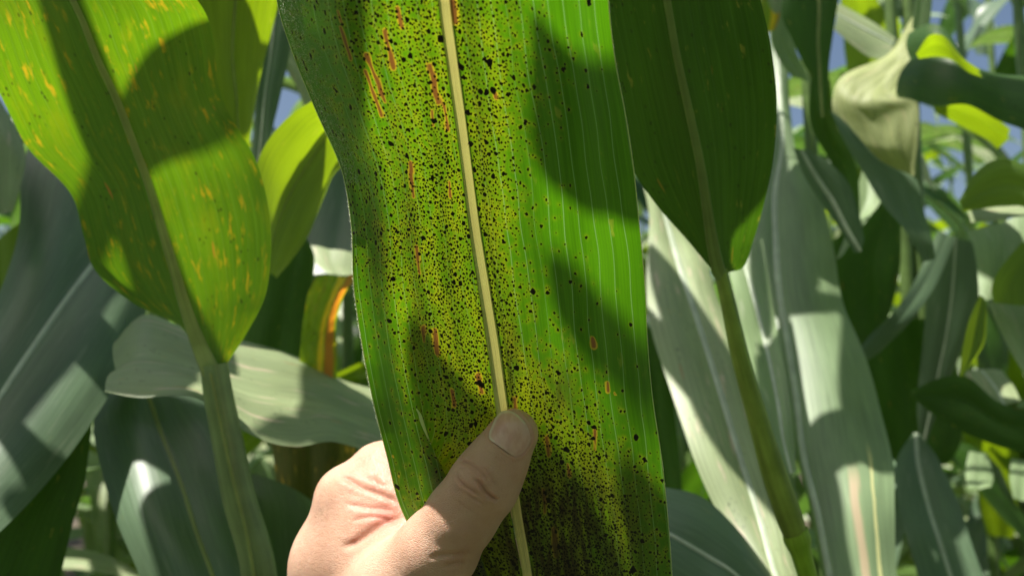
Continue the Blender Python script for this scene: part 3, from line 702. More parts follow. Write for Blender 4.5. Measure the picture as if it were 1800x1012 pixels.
    m2.transform(Matrix.Translation(-Vector(root_loc))); m2.update()
    # ---- skin
    t = NT('skin'); obj = t.n('ShaderNodeTexCoord').outputs['Object']
    rd = t.n('ShaderNodeAttribute', attribute_name='red').outputs['Fac']; ck = t.n('ShaderNodeAttribute', attribute_name='crease').outputs['Fac']
    n1 = t.noise(obj, 60.0, 4, 0.6); n2 = t.noise(obj, 350.0, 3, 0.6)
    vo = t.n('ShaderNodeTexVoronoi', feature='DISTANCE_TO_EDGE', i_Vector=t.n('ShaderNodeVectorMath', operation='ADD', i_0=t.scale3(obj, 1.0, 1.0, 1.35), i_1=t.n('ShaderNodeVectorMath', operation='SCALE', i_0=t.n('ShaderNodeTexNoise', i_Vector=obj, i_Scale=300.0).outputs[1], i_Scale=0.0012).outputs[0]).outputs[0], i_Scale=1150.0)
    c = t.mix(t.ramp(n1, .35, .68), (0.65, 0.375, 0.26), (0.73, 0.45, 0.325)); c = t.mix(t.math('MULTIPLY', t.ramp(n2, .5, .75), .25), c, (0.60, 0.30, 0.22))
    c = t.mix(t.math('MULTIPLY', rd, .7, clamp=True), c, (0.62, 0.23, 0.17)); c = t.mix(t.math('MULTIPLY', ck, .35, clamp=True), c, (0.34, 0.15, 0.09))
    hgt = t.math('ADD', t.math('MULTIPLY', t.ramp(vo.outputs['Distance'], 0, .14), .35), t.math('MULTIPLY', n2, 1.0))
    bump = t.n('ShaderNodeBump', i_Strength=0.8, i_Distance=0.0004, i_Height=hgt)
    p = t.n('ShaderNodeBsdfPrincipled', i_Base_Color=c, i_Roughness=0.46, i_Normal=bump.outputs[0])
    p.inputs['Subsurface Weight'].default_value = 0.35; p.inputs['Subsurface Radius'].default_value = (1.0, .35, .2); p.inputs['Subsurface Scale'].default_value = 0.0035
    p.inputs['Specular IOR Level'].default_value = .45
    t.link(p.outputs[0], t.out.inputs[0])
    m2.materials.clear(); m2.materials.append(t.m); m2.name = 'hand'
    hand = bpy.data.objects.new('hand', m2); C.objects.link(hand); hand.location = root_loc
    hand['label'] = 'bare light-skinned left hand pinching the spotted leaf, thumb across its front'; hand['category'] = 'hand'
    # ---- nail plate from rays onto the thumb
    polys = [tuple(pp.vertices) for pp in m2.polygons if all(840 < px[v] < 950 and 700 < py[v] < 820 and dp[v] < .29 for v in pp.vertices)]
    bv = BVHTree.FromPolygons([Vector(x) for x in co], polys)
    cx, cy = closed.mean(0); rings = 14; VV = []; U2 = []
    for k in range(rings + 1):
        f = k / rings
        for (x, y) in closed:
            X_, Y_ = cx + (x - cx) * f, cy + (y - cy) * f
            dr = W(X_, Y_, 1.0) - CAM; dr /= np.linalg.norm(dr)
            hit = bv.ray_cast(Vector(CAM), Vector(dr))
            pt = np.array(hit[0]) if hit[0] else W(X_, Y_, .262)
            e = .00038 * (1 - f ** 6) - .00022 * f ** 10
            VV.append(pt - dr * (e + .0000)); U2.append(((X_ - cx) * .0003, (Y_ - cy) * .0003))
    m_ = len(closed); ii = np.arange((rings + 1) * m_).reshape(rings + 1, m_); jj = np.roll(ii, -1, 1)
    FF = np.stack([ii[:-1], jj[:-1], jj[1:], ii[1:]], -1).reshape(-1, 4)
    VV = np.array(VV); qx, qy, qd = to_px(VV); u_, v_ = (qx - cx) / 40, (qy - cy) / 40
    Am = np.stack([np.ones_like(u_), u_, v_, u_ * u_, u_ * v_, v_ * v_, u_ ** 3, v_ ** 3, u_ * u_ * v_, u_ * v_ * v_, u_ ** 4, v_ ** 4], 1)
    fr_ = np.repeat(np.arange(rings + 1) / rings, m_)
    coef = np.linalg.lstsq(Am[(fr_ < .93) & (fr_ > .1)], qd[(fr_ < .93) & (fr_ > .1)], rcond=None)[0]
    VV = W(qx, qy, Am @ coef + .00025 * fr_ ** 8)
    VV_ = VV.reshape(rings + 1, m_, 3); VV_[0] = VV_[1].mean(0)
    tn = NT('thumbnail'); obj = tn.n('ShaderNodeTexCoord').outputs['UV']
    rr = tn.n('ShaderNodeUVMap', uv_map='UVMap').outputs[0]
    ridg = tn.noise(tn.scale3(rr, 220, 120), 1.0, 2)
    cc = tn.mix(tn.ramp(ridg, .4, .6), (0.68, 0.37, 0.30), (0.74, 0.44, 0.36))
    at = tn.n('ShaderNodeAttribute', attribute_name='rim').outputs['Fac']; cc = tn.mix(at, cc, (0.80, 0.66, 0.50))
    bp = tn.n('ShaderNodeBump', i_Strength=.15, i_Distance=.0002, i_Height=ridg)
    pn = tn.n('ShaderNodeBsdfPrincipled', i_Base_Color=cc, i_Roughness=.28, i_Normal=bp.outputs[0]); pn.inputs['Subsurface Weight'].default_value = .3; pn.inputs['Subsurface Scale'].default_value = .002; pn.inputs['Subsurface Radius'].default_value = (1, .4, .3)
    tn.link(pn.outputs[0], tn.out.inputs[0])
    rim = np.repeat(np.clip((np.arange(rings + 1) / rings - .88) / .06, 0, 1), m_)
    # pale free edge along the tip and left side only
    ang = np.tile((closed[:, 1] < 745) | (closed[:, 0] < 868), rings + 1); rim = np.clip(rim * np.where(ang, .75, .12), 0, 1)
    mesh_obj('thumbnail', VV_.reshape(-1, 3), FF, tn.m, hand, np.array(U2), attrs={'rim': rim})
    return hand
hand = build_hand()

# ------------------------------------------------------------------ traced maize plants round the held leaf
G_NEAR = 'maize plants standing close behind the held leaf'
def plant(px, d, label, leaves_up=None):
    b = base_of(px, d); return empty('maize_plant', b, label, 'maize plant', G_NEAR)

# A: big backlit leaf on the left with its stalk
pA = plant(470, .36, 'maize plant whose wavy backlit leaf tapers down onto a grey-green stem')
traced_leaf('A', pA, 'backlit', [
    ((-80, -60), (95, -60), (300, -60)), ((-40, 40), (140, 25), (358, 12)), ((-12, 130), (172, 105), (375, 80)), ((18, 205), (205, 175), (381, 160)),
    ((50, 268), (235, 252), (402, 212)), ((122, 342), (262, 325), (448, 285)), ((146, 415), (286, 405), (474, 365)), ((168, 478), (307, 475), (480, 440)),
    ((235, 535), (328, 545), (469, 520)), ((318, 575), (350, 605), (432, 590)), ((352, 640), (369, 648), (399, 640)), ((362, 662), (378, 664), (395, 662))],
    [.330, .34, .352, .364, .375, .386, .395, .403, .410, .413, .413, .413], roll=(.006, .008), nv=140, nu=16, ripple=.004, camber=-.05,
    rib=[6, 6, 6.5, 7, 7, 7.5, 8, 9, 11, 14, 16, 16], ribmat='midrib_green', raise_=.25)
stalk_px(pA, [(376, 640, .417, 23), (385, 700, .417, 25), (398, 763, .418, 26), (420, 872, .419, 28), (446, 960, .421, 29), (458, 1030, .422, 30), (490, 1300, .426, 32)], 'sheath', seg=30, ridge=.03, name='leaf_sheath')
stalk_px(pA, [(370, 655, .4105, 3), (387, 740, .4100, 3), (407, 830, .4105, 3.5), (434, 940, .4115, 3.5), (454, 1060, .4125, 4)], 'midrib_green', seg=8, ridge=0, name='sheath_ridge')
# stalk down to the soil
e = W(490, 1290, .426); stalk_world(pA, e[0], e[1], 0.0, e[2] + .01, .011, .0078, 'sheath')

# L: big dark leaf on the right with its olive stalk
pL = plant(1440, .40, 'maize plant with a smooth dark green leaf and olive stem, right of the held leaf')
traced_leaf('L', pL, 'deep', [
    ((1030, -70), (1160, -70), (1318, -70)), ((1045, 10), (1174, 10), (1339, 10)), ((1066, 100), (1190, 100), (1355, 95)), ((1085, 200), (1212, 200), (1364, 190)),
    ((1108, 290), (1231, 290), (1359, 290)), ((1153, 360), (1243, 370), (1342, 370)), ((1208, 422), (1253, 432), (1324, 425)), ((1243, 464), (1262, 472), (1307, 468)), ((1262, 484), (1269, 486), (1282, 478))],
    [.315, .325, .335, .348, .36, .372, .382, .388, .39], roll=(.004, .006), nv=110, nu=14, ripple=.0025, camber=-.08, rib=[7, 7, 7, 7.5, 8, 9, 11, 12, 12], ribmat='midrib_dim', raise_=.22)
stalk_px(pL, [(1266, 474, .392, 12), (1277, 520, .392, 13), (1302, 630, .393, 16), (1333, 739, .394, 18), (1360, 830, .395, 22), (1386, 905, .396, 23), (1400, 945, .397, 20)], 'stalk_olive', seg=24, name='stalk')
stalk_px(pL, [(1397, 930, .397, 21), (1402, 950, .397, 20), (1412, 985, .398, 17.5), (1424, 1030, .399, 17), (1440, 1120, .402, 17), (1470, 1300, .41, 18)], 'stalk_bright', seg=24, nodes=((948, .18),), name='stalk_joint')
e = W(1470, 1290, .41); stalk_world(pL, e[0], e[1], 0.0, e[2] + .01, .010, .005, 'stalk')

# B: blue-grey leaf lower left
pB = plant(-420, .62, 'maize plant with a broad blue-grey leaf slanting down across the left edge')
traced_leaf('B', pB, 'bluish', [
    ((60, 238), (235, 362), (310, 430)), ((38, 300), (186, 435), (264, 528)), ((30, 420), (125, 515), (226, 636)), ((-30, 570), (50, 622), (157, 751)), ((-130, 690), (-40, 755), (60, 872)), ((-260, 830), (-150, 890), (-50, 985))],
    [.66, .62, .57, .52, .47, .43], roll=(.02, -.015), nv=90, nu=10, camber=.10, ripple=.002, rib=[5, 5, 5, 5, 5, 5])
traced_leaf('B2', pB, 'deep', [((60, 690), (110, 715), (163, 735)), ((-60, 800), (60, 800), (150, 845)), ((-140, 930), (0, 900), (127, 920)), ((-220, 1060), (-60, 1030), (98, 1040))], [.50, .49, .48, .47], roll=(0, .01))
traced_leaf('B3', pB, 'dusty', [((-80, 140), (-30, 150), (2, 178)), ((-80, 240), (-10, 225), (42, 258)), ((-50, 330), (0, 318), (38, 322)), ((-24, 378), (4, 376), (22, 372))], [.64, .60, .58, .57], roll=(0, 0))
traced_leaf('B4', pB, 'yellowgreen', [((-40, 440), (-2, 420), (33, 392)), ((-50, 500), (0, 480), (34, 455)), ((-40, 590), (0, 580), (30, 560))], .70)
bs = base_of(-420, .62); stalk_world(pB, bs[0], bs[1], 0, 2.1)

# D: pale horizontal leaf which folds over and hangs
pD = plant(760, .60, 'maize plant whose pale leaf arches level and folds over behind the left stem')
traced_leaf('D', pD, 'dusty', [
    ((800, 720), (790, 780), (780, 830)), ((650, 678), (645, 735), (665, 790)), ((565, 646), (560, 705), (590, 772)), ((500, 622), (490, 695), (515, 788)),
    ((428, 604), (425, 685), (442, 768)), ((340, 582), (330, 645), (345, 698)), ((255, 550), (250, 625), (242, 698)), ((212, 592), (203, 650), (186, 690))],
    [.56, .53, .50, .475, .46, .455, .455, .455], roll=(.08, -.04), nv=90, nu=10, camber=.06, ripple=.003, seed=5)
traced_leaf('C', pD, 'bluish', [
    ((184, 690), (262, 697), (352, 692)), ((163, 742), (285, 765), (402, 760)), ((180, 832), (318, 850), (440, 850)), ((206, 918), (345, 935), (468, 930)), ((243, 1005), (375, 1015), (480, 1010)), ((275, 1090), (400, 1090), (490, 1090))],
    [.56, .55, .52, .49, .47, .46], roll=(.01, .01), nv=80, nu=10, camber=.14, ripple=.001, rib=[4, 4, 4, 4, 4, 4], ribmat='midrib_olive')
traced_leaf('E', pD, 'bluish', [((430, 830), (500, 850), (560, 885)), ((440, 905), (515, 930), (600, 960)), ((440, 1060), (530, 1060), (640, 1060))], [.56, .54, .52])
traced_leaf('F', pD, 'brownish', [((460, 730), (540, 735), (630, 735)), ((480, 800), (545, 810), (620, 830)), ((490, 900), (545, 920), (600, 940))], .60)
bs = base_of(760, .66); stalk_world(pD, bs[0], bs[1], 0, 1.25)

# G/H/I/J/K: leaves in the gap left of the held leaf
pG = plant(690, .74, 'maize plant with glowing yellow-green leaves and one orange dying leaf')
traced_leaf('G', pG, 'yellowgreen', [((320, -60), (420, -60), (500, -60)), ((345, 30), (412, 20), (488, 10)), ((368, 110), (408, 100), (472, 80)), ((378, 180), (415, 172), (455, 155)), ((395, 232), (420, 238), (443, 225)), ((425, 262), (430, 264), (438, 255))], [.50, .51, .52, .53, .54, .55], roll=(-.01, .015), camber=.1, rib=[2, 3, 3, 3, 2, 1], ribmat='midrib_olive')
traced_leaf('H', pG, 'bluish', [((452, -30), (490, -30), (530, -30)), ((462, 60), (478, 80), (508, 95)), ((450, 150), (466, 165), (490, 180)), ((445, 230), (460, 235), (478, 235)), ((436, 310), (452, 310), (468, 300))], .66, rib=[2, 2, 2, 2, 2])
traced_leaf('H2', pG, 'dusty', [((472, -20), (505, 0), (532, -10)), ((486, 80), (508, 88), (534, 80)), ((500, 118), (524, 118), (550, 110)), ((520, 152), (540, 152), (560, 145)), ((537, 195), (552, 200), (575, 195))], .82)
traced_leaf('I', pG, 'yellowgreen', [((640, 140), (670, 190), (690, 250)), ((560, 178), (592, 222), (602, 295)), ((502, 214), (542, 285), (572, 345)), ((455, 272), (502, 355), (542, 410)), ((440, 345), (478, 425), (508, 460)), ((442, 450), (465, 476), (482, 492))], [.54, .53, .52, .51, .50, .49], roll=(-.05, .03), camber=.1, rib=[2, 2.5, 3, 3, 2, 1], ribmat='midrib_olive')
traced_leaf('J', pG, 'bluish', [((560, 230), (600, 240), (650, 240)), ((560, 330), (605, 345), (670, 350)), ((530, 430), (590, 440), (670, 450)), ((520, 490), (590, 480), (670, 490))], [.80, .78, .75, .73])
traced_leaf('J2', pG, 'dusty', [((542, 430), (578, 438), (625, 445)), ((552, 458), (582, 464), (620, 472)), ((578, 482), (596, 484), (620, 486))], [.72, .70, .68], roll=(0, 0))  # sunlit end of the blue-grey leaf, put in as a paler leaf
traced_leaf('K', pG, 'orange', [((556, 486), (594, 487), (632, 486)), ((540, 520), (577, 524), (610, 512)), ((532, 562), (562, 572), (592, 562)), ((527, 612), (556, 614), (592, 607)), ((520, 690), (555, 690), (592, 690))], [.52, .54, .55, .55, .55], roll=(.0, .01), camber=-.05, ripple=.002, crumple=.0012)
traced_leaf('K2', pG, 'deep', [((512, 400), (520, 402), (528, 402)), ((482, 450), (518, 455), (552, 450)), ((460, 520), (500, 530), (545, 520)), ((430, 590), (490, 600), (540, 590)), ((415, 700), (480, 700), (540, 690))], .64)
traced_leaf('K3', pG, 'dusty', [((458, 405), (468, 412), (478, 420)), ((440, 460), (452, 465), (464, 470)), ((424, 520), (433, 524), (444, 530))], .58)
bs = base_of(690, .80); stalk_world(pG, bs[0], bs[1], 0, 2.2)

# M: pale leaves right next to the held leaf
pM = plant(1040, .66, 'maize plant whose long dappled leaf lies between held leaf and olive stem')
traced_leaf('M', pM, 'dusty', [
    ((1128, 290), (1150, 310), (1178, 335)), ((1138, 380), (1172, 390), (1205, 400)), ((1138, 470), (1195, 470), (1242, 470)), ((1141, 560), (1228, 570), (1277, 560)), ((1176, 680), (1263, 680), (1322, 670)),
    ((1215, 800), (1300, 800), (1366, 790)), ((1272, 910), (1335, 910), (1404, 900)), ((1345, 1010), (1363, 1010), (1430, 1010)), ((1385, 1080), (1400, 1080), (1465, 1080))],
    [.80, .75, .70, .65, .61, .57, .54, .51, .49], roll=(.0, .01), nv=100, nu=10, camber=.12, ripple=.003, rib=[3, 5, 6, 6, 6, 6, 6, 5, 4])
traced_leaf('M2', pM, 'deep', [((1105, 540), (1130, 560), (1150, 585)), ((1115, 650), (1150, 660), (1176, 665)), ((1130, 760), (1160, 770), (1190, 760)), ((1150, 860), (1175, 868), (1199, 860))], .76)
traced_leaf('N', pM, 'bluish', [((1100, 850), (1100, 900), (1080, 990)), ((1178, 858), (1178, 939), (1150, 1050)), ((1240, 878), (1240, 975), (1210, 1090)), ((1300, 935), (1294, 1010), (1270, 1110)), ((1352, 1002), (1350, 1070), (1330, 1120))], [.48, .47, .465, .46, .46], roll=(.03, -.02), nv=70, camber=.1, rib=[4, 4, 4, 4, 3])
traced_leaf('O', pM, 'glaucous', [((1272, 430), (1300, 435), (1340, 420)), ((1288, 500), (1322, 510), (1354, 510)), ((1302, 600), (1347, 610), (1370, 600)), ((1330, 690), (1366, 700), (1386, 690)), ((1356, 760), (1376, 768), (1396, 770)), ((1384, 830), (1391, 832), (1400, 830))], [.72, .68, .64, .60, .57, .55], rib=[3, 4, 4, 4, 3, 2], nv=70)
bs = base_of(1040, .72); stalk_world(pM, bs[0], bs[1], 0, 1.3)

# P: large blue-grey leaf with pink streak
pP = plant(1440, .86, 'maize plant whose wide blue-grey hanging leaf has a pinkish dry streak')
traced_leaf('P', pP, 'streaked', [
    ((1352, 40), (1366, 60), (1382, 70)), ((1356, 170), (1372, 170), (1390, 190)), ((1352, 250), (1375, 255), (1398, 262)), ((1335, 330), (1362, 340), (1438, 325)), ((1325, 420), (1364, 430), (1463, 430)),
    ((1335, 510), (1370, 510), (1478, 515)), ((1352, 600), (1385, 600), (1511, 600)), ((1378, 700), (1400, 700), (1543, 700)), ((1400, 800), (1413, 800), (1567, 800)), ((1425, 900), (1437, 900), (1573, 895)), ((1445, 1010), (1458, 1010), (1578, 1010)), ((1465, 1090), (1475, 1090), (1592, 1090))],
    [1.0, .95, .89, .84, .79, .75, .71, .67, .63, .59, .56, .54], roll=(.01, .0), nv=140, nu=14, camber=.10, ripple=.004, rib=[2, 3, 4, 5, 6, 6, 6, 6, 6, 6, 6, 6])
traced_leaf('Q', pP, 'bluish', [((1394, 260), (1408, 263), (1420, 264)), ((1410, 302), (1430, 303), (1460, 288)), ((1440, 352), (1462, 352), (1492, 322)), ((1470, 394), (1488, 402), (1508, 365)), ((1502, 445), (1512, 442), (1520, 420))], .70, rib=[3, 4, 4, 4, 3])
traced_leaf('R', pP, 'deep', [((1395, -70), (1430, -70), (1482, -70)), ((1374, 18), (1440, 0), (1474, 0)), ((1392, 70), (1438, 70), (1466, 55)), ((1412, 112), (1440, 110), (1458, 110)), ((1428, 142), (1442, 148), (1456, 145)), ((1440, 205), (1446, 206), (1452, 200))], .72, rib=[3, 3, 3, 3, 3, 2], ribmat='midrib_olive')
traced_leaf('R1', pP, 'deep', [((1425, 140), (1440, 140), (1460, 140)), ((1425, 220), (1445, 220), (1470, 215)), ((1465, 300), (1485, 300), (1505, 295)), ((1480, 400), (1498, 400), (1512, 395))], .80)
traced_leaf('R2', pP, 'glaucous', [((1358, 10), (1375, 18), (1393, 30)), ((1355, 70), (1376, 80), (1398, 85)), ((1370, 108), (1391, 108), (1408, 110)), ((1392, 135), (1411, 140), (1428, 150))], .86)
traced_leaf('R3', pP, 'dusty', [((1468, 6), (1470, 25), (1466, 52)), ((1500, 22), (1505, 44), (1498, 78)), ((1540, 42), (1540, 62), (1530, 100)), ((1575, 66), (1570, 78), (1562, 104))], .92, rib=[3, 4, 4, 3], roll=(.02, -.02))
traced_leaf('R4', pP, 'orange', [((1335, -30), (1348, -30), (1362, -30)), ((1338, 20), (1353, 22), (1369, 25)), ((1344, 55), (1350, 58), (1362, 52))], .84)
traced_leaf('R5', pP, 'dusty', [((1340, -40), (1368, -40), (1405, -40)), ((1350, 4), (1367, 6), (1388, 4)), ((1359, 22), (1364, 25), (1369, 22))], .80)
bs = base_of(1440, .90); stalk_world(pP, bs[0], bs[1], 0, 1.4)

# S/T: pale folded leaf and arching dark one, upper right
pS = plant(1618, .78, 'maize plant with a crumpled pale yellow-green leaf beside a dark arching leaf, upper right')
traced_leaf('S', pS, 'pale', [
    ((1604, 30), (1611, 35), (1619, 38)), ((1570, 88), (1592, 90), (1612, 88)), ((1533, 112), (1562, 122), (1598, 118)), ((1480, 134), (1528, 152), (1582, 150)), ((1463, 168), (1515, 182), (1578, 170)), ((1468, 212), (1545, 220), (1612, 182)),
    ((1500, 262), (1560, 262), (1615, 240)), ((1545, 298), (1590, 300), (1609, 290)), ((1598, 318), (1602, 319), (1607, 314))],
    [.80, .79, .78, .77, .76, .755, .75, .75, .75], roll=(.02, -.01), nv=80, nu=14, camber=.04, ripple=.003, seed=21, crumple=.0011)
traced_leaf('S2', pS, 'bluish', [((1458, 195), (1476, 206), (1500, 230)), ((1484, 250), (1516, 262), (1552, 285)), ((1520, 305), (1565, 312), (1610, 314)), ((1550, 355), (1590, 362), (1622, 365)), ((1590, 405), (1615, 412), (1638, 420)), ((1622, 460), (1634, 458), (1644, 455))], [.71, .705, .70, .69, .68, .68])
traced_leaf('T', pS, 'deep', [((1600, 60), (1600, 105), (1578, 165)), ((1640, 42), (1640, 98), (1610, 178)), ((1672, 62), (1672, 104), (1650, 186)), ((1700, 106), (1702, 128), (1700, 184)), ((1750, 128), (1752, 142), (1755, 212)), ((1810, 135), (1812, 152), (1812, 232)), ((1880, 150), (1884, 180), (1882, 262))],
    [.72, .68, .66, .65, .65, .64, .63], roll=(.02, -.01), nv=70, camber=.1)
traced_leaf('T1', pS, 'yellowgreen', [((1608, 92), (1612, 97), (1614, 104)), ((1632, 60), (1640, 80), (1646, 101)), ((1662, 62), (1668, 85), (1674, 108)), ((1692, 100), (1698, 112), (1704, 130)), ((1722, 124), (1725, 130), (1730, 138))], [.615, .610, .605, .60, .60], roll=(-.03, .02))  # lit half of the arching leaf, its light put into a brighter material
traced_leaf('T2', pS, 'yellowgreen', [((1638, 166), (1640, 180), (1645, 196)), ((1690, 178), (1690, 196), (1690, 218)), ((1742, 198), (1736, 222), (1730, 242)), ((1778, 224), (1772, 246), (1752, 264))], .80, roll=(-.03, .02))
traced_leaf('T3', pS, 'glaucous', [((1612, -40), (1622, -40), (1640, -40)), ((1606, 20), (1616, 22), (1636, 22)), ((1603, 50), (1612, 55), (1630, 60))], .77)
traced_leaf('W1', pS, 'glaucous', [((1516, 296), (1522, 299), (1529, 302)), ((1502, 350), (1522, 352), (1552, 342)), ((1484, 415), (1498, 412), (1525, 385)), ((1470, 456), (1475, 454), (1482, 448))], [.86, .83, .80, .78])  # lit upper part of the dark leaf, painted with a paler material
traced_leaf('W', pS, 'deep', [((1550, 335), (1565, 340), (1590, 350)), ((1490, 402), (1545, 400), (1584, 400)), ((1430, 456), (1525, 462), (1582, 460)), ((1440, 540), (1525, 532), (1572, 520)), ((1480, 600), (1525, 592), (1556, 572)), ((1512, 640), (1518, 630), (1526, 616))], .88)
bs = base_of(1618, 1.0); stalk_world(pS, bs[0], bs[1], 0, 2.2, .012, .006)

# U...: cluster at the right edge
pU = plant(1985, .80, 'maize plant with browning arched leaves and a small bright-green leaf tip')
traced_leaf('U', pU, 'yellowgreen', [((1686, 352), (1690, 362), (1694, 372)), ((1714, 306), (1722, 340), (1732, 366)), ((1750, 281), (1762, 325), (1768, 362)), ((1792, 284), (1802, 330), (1804, 366)), ((1860, 330), (1865, 370), (1860, 400))], .60, rib=None, camber=.1)
traced_leaf('U2', pU, 'dusty', [((1688, 352), (1700, 372), (1706, 392)), ((1724, 355), (1740, 376), (1746, 390)), ((1770, 360), (1776, 372), (1782, 384)), ((1825, 350), (1830, 365), (1835, 380))], .63, roll=(.02, -.01))
traced_leaf('V', pU, 'glaucous', [((1700, 412), (1760, 392), (1830, 368)), ((1712, 442), (1765, 432), (1830, 420)), ((1720, 492), (1765, 482), (1820, 470)), ((1722, 530), (1745, 526), (1770, 512))], [.70, .68, .66, .65])
traced_leaf('V2', pU, 'yellowgreen', [((1795, 425), (1815, 440), (1850, 450)), ((1757, 470), (1787, 480), (1840, 490)), ((1742, 502), (1772, 510), (1830, 520)), ((1745, 532), (1772, 535), (1830, 540))], .64)
traced_leaf('V3', pU, 'dusty', [((1736, 530), (1772, 530), (1850, 530)), ((1752, 570), (1792, 566), (1860, 570)), ((1776, 620), (1812, 616), (1870, 610)), ((1802, 660), (1832, 655), (1880, 650))], [.69, .67, .66, .65])
traced_leaf('X', pU, 'bluish', [((1650, 405), (1664, 412), (1680, 418)), ((1612, 485), (1628, 492), (1644, 500)), ((1570, 548), (1585, 556), (1600, 566)), ((1530, 590), (1540, 600), (1553, 614)), ((1512, 614), (1518, 623), (1526, 634))], [.84, .82, .80, .80, .80])
traced_leaf('Y', pU, 'bluish', [((1640, 425), (1680, 418), (1712, 425)), ((1630, 500), (1675, 500), (1722, 495)), ((1625, 580), (1665, 580), (1702, 570)), ((1618, 650), (1650, 655), (1682, 640)), ((1612, 720), (1635, 725), (1655, 705)), ((1618, 790), (1620, 792), (1624, 790))], .90, rib=[2, 2, 2, 2, 2])
traced_leaf('Z', pU, 'yellowgreen', [((1722, 518), (1727, 521), (1732, 526)), ((1702, 560), (1718, 565), (1736, 560)), ((1690, 610), (1708, 616), (1731, 606)), ((1686, 660), (1692, 662), (1699, 652))], .60)
traced_leaf('AA', pU, 'dusty', [((1694, 655), (1725, 650), (1762, 648)), ((1714, 692), (1750, 682), (1783, 680)), ((1740, 710), (1766, 712), (1794, 706))], [.80, .77, .75], rib=[3, 3, 2])
traced_leaf('BB', pU, 'deep', [((1600, 688), (1602, 692), (1604, 698)), ((1650, 665), (1650, 695), (1650, 735)), ((1700, 662), (1700, 702), (1700, 762)), ((1760, 708), (1760, 742), (1760, 785)), ((1840, 722), (1840, 762), (1840, 805))], .73)
traced_leaf('CC', pU, 'deep', [((1500, 560), (1570, 560), (1660, 560)), ((1510, 680), (1600, 690), (1690, 690)), ((1540, 770), (1610, 772), (1690, 770)), ((1580, 818), (1620, 826), (1670, 812))], .94)
traced_leaf('DD', pU, 'bluish', [((1606, 760), (1610, 762), (1616, 762)), ((1576, 810), (1614, 815), (1650, 808)), ((1580, 880), (1632, 890), (1684, 880)), ((1595, 950), (1652, 952), (1706, 950)), ((1620, 1040), (1680, 1040), (1738, 1030))], [.90, .84, .78, .74], rib=[4, 4, 4, 4])
traced_leaf('EE', pU, 'glaucous', [((1704, 792), (1720, 796), (1736, 798)), ((1697, 830), (1720, 832), (1746, 836)), ((1703, 858), (1722, 860), (1742, 854))], [.92, .90, .88])
traced_leaf('FF', pU, 'glaucous', [((1778, 805), (1795, 808), (1820, 810)), ((1774, 840), (1795, 842), (1820, 845)), ((1780, 875), (1795, 880), (1820, 882))], [.92, .90, .88])
traced_leaf('GG', pU, 'dusty', [((1672, 975), (1690, 978), (1712, 990)), ((1650, 1000), (1690, 1005), (1722, 1010)), ((1645, 1040), (1690, 1045), (1730, 1045))], [.84, .82, .80])
bs = base_of(1985, .85); stalk_world(pU, bs[0], bs[1], 0, 2.1)

# ------------------------------------------------------------------ rows of maize behind (shared leaf meshes)
def proto_leaf(seed, length, width, droop, mat):
    rs = np.random.RandomState(seed); n = 26; t = np.linspace(0, 1, n)
    a0 = math.radians(70); ang = a0 - droop * t ** 1.25
    ds = length / (n - 1); x = np.concatenate([[0], np.cumsum(np.cos(ang[:-1]) * ds)]); z = np.concatenate([[0], np.cumsum(np.sin(ang[:-1]) * ds)])
    y = 0.03 * np.sin(t * 3 + seed); Mi = np.stack([x, y, z], -1)
    wv = width / 2 * np.clip(np.sin(np.pi * np.clip(t * .92 + .08, 0, 1)) ** .55, .05, 1) * np.where(t > .55, 1 - ((t - .55) / .45) ** 2.2 * .97, 1)
    tw = rs.uniform(-.9, .9) * t
    side = np.stack([-np.sin(tw) * np.sin(ang) * .6, np.cos(tw), np.sin(tw) * np.cos(ang) + 0 * t], -1)
    L = Mi - side * wv[:, None]; R = Mi + side * wv[:, None]
    G, uv, Nn, arc = leaf_surface(L, Mi, R, 34, 4, -.12, .006, seed, None)
    me_o = mesh_obj('leaf_proto', G.reshape(-1, 3), grid_faces(34, 9), M[mat], None, uv.reshape(-1, 2)); me = me_o.data; bpy.data.objects.remove(me_o)
    PV.append(G[::3, ::4].reshape(-1, 3)); return me
mats = ['glaucous', 'dusty', 'deep', 'glaucous', 'yellowgreen', 'bluish', 'glaucous', 'dusty']
PV = []
protos = [proto_leaf(k + 3, rnd.uniform(.62, .85), rnd.uniform(.07, .095), rnd.uniform(1.8, 2.9), mats[k]) for k in range(8)]
def stalk_proto():
    n = 40; z = np.linspace(0, 2.15, n); r = .012 - .006 * z / 2.15; r = r * (1 + .2 * (np.arange(n) % 4 == 0))
    V, Fq, uv = tube(np.stack([.01 * np.sin(z * 2), 0 * z, z], -1), r, 8); o = mesh_obj('s', V, Fq, M['stalk'], None, uv); me = o.data; bpy.data.objects.remove(o); return me
sproto = stalk_proto()
FAR_GROUP = 'maize plants in the blurred rows behind'
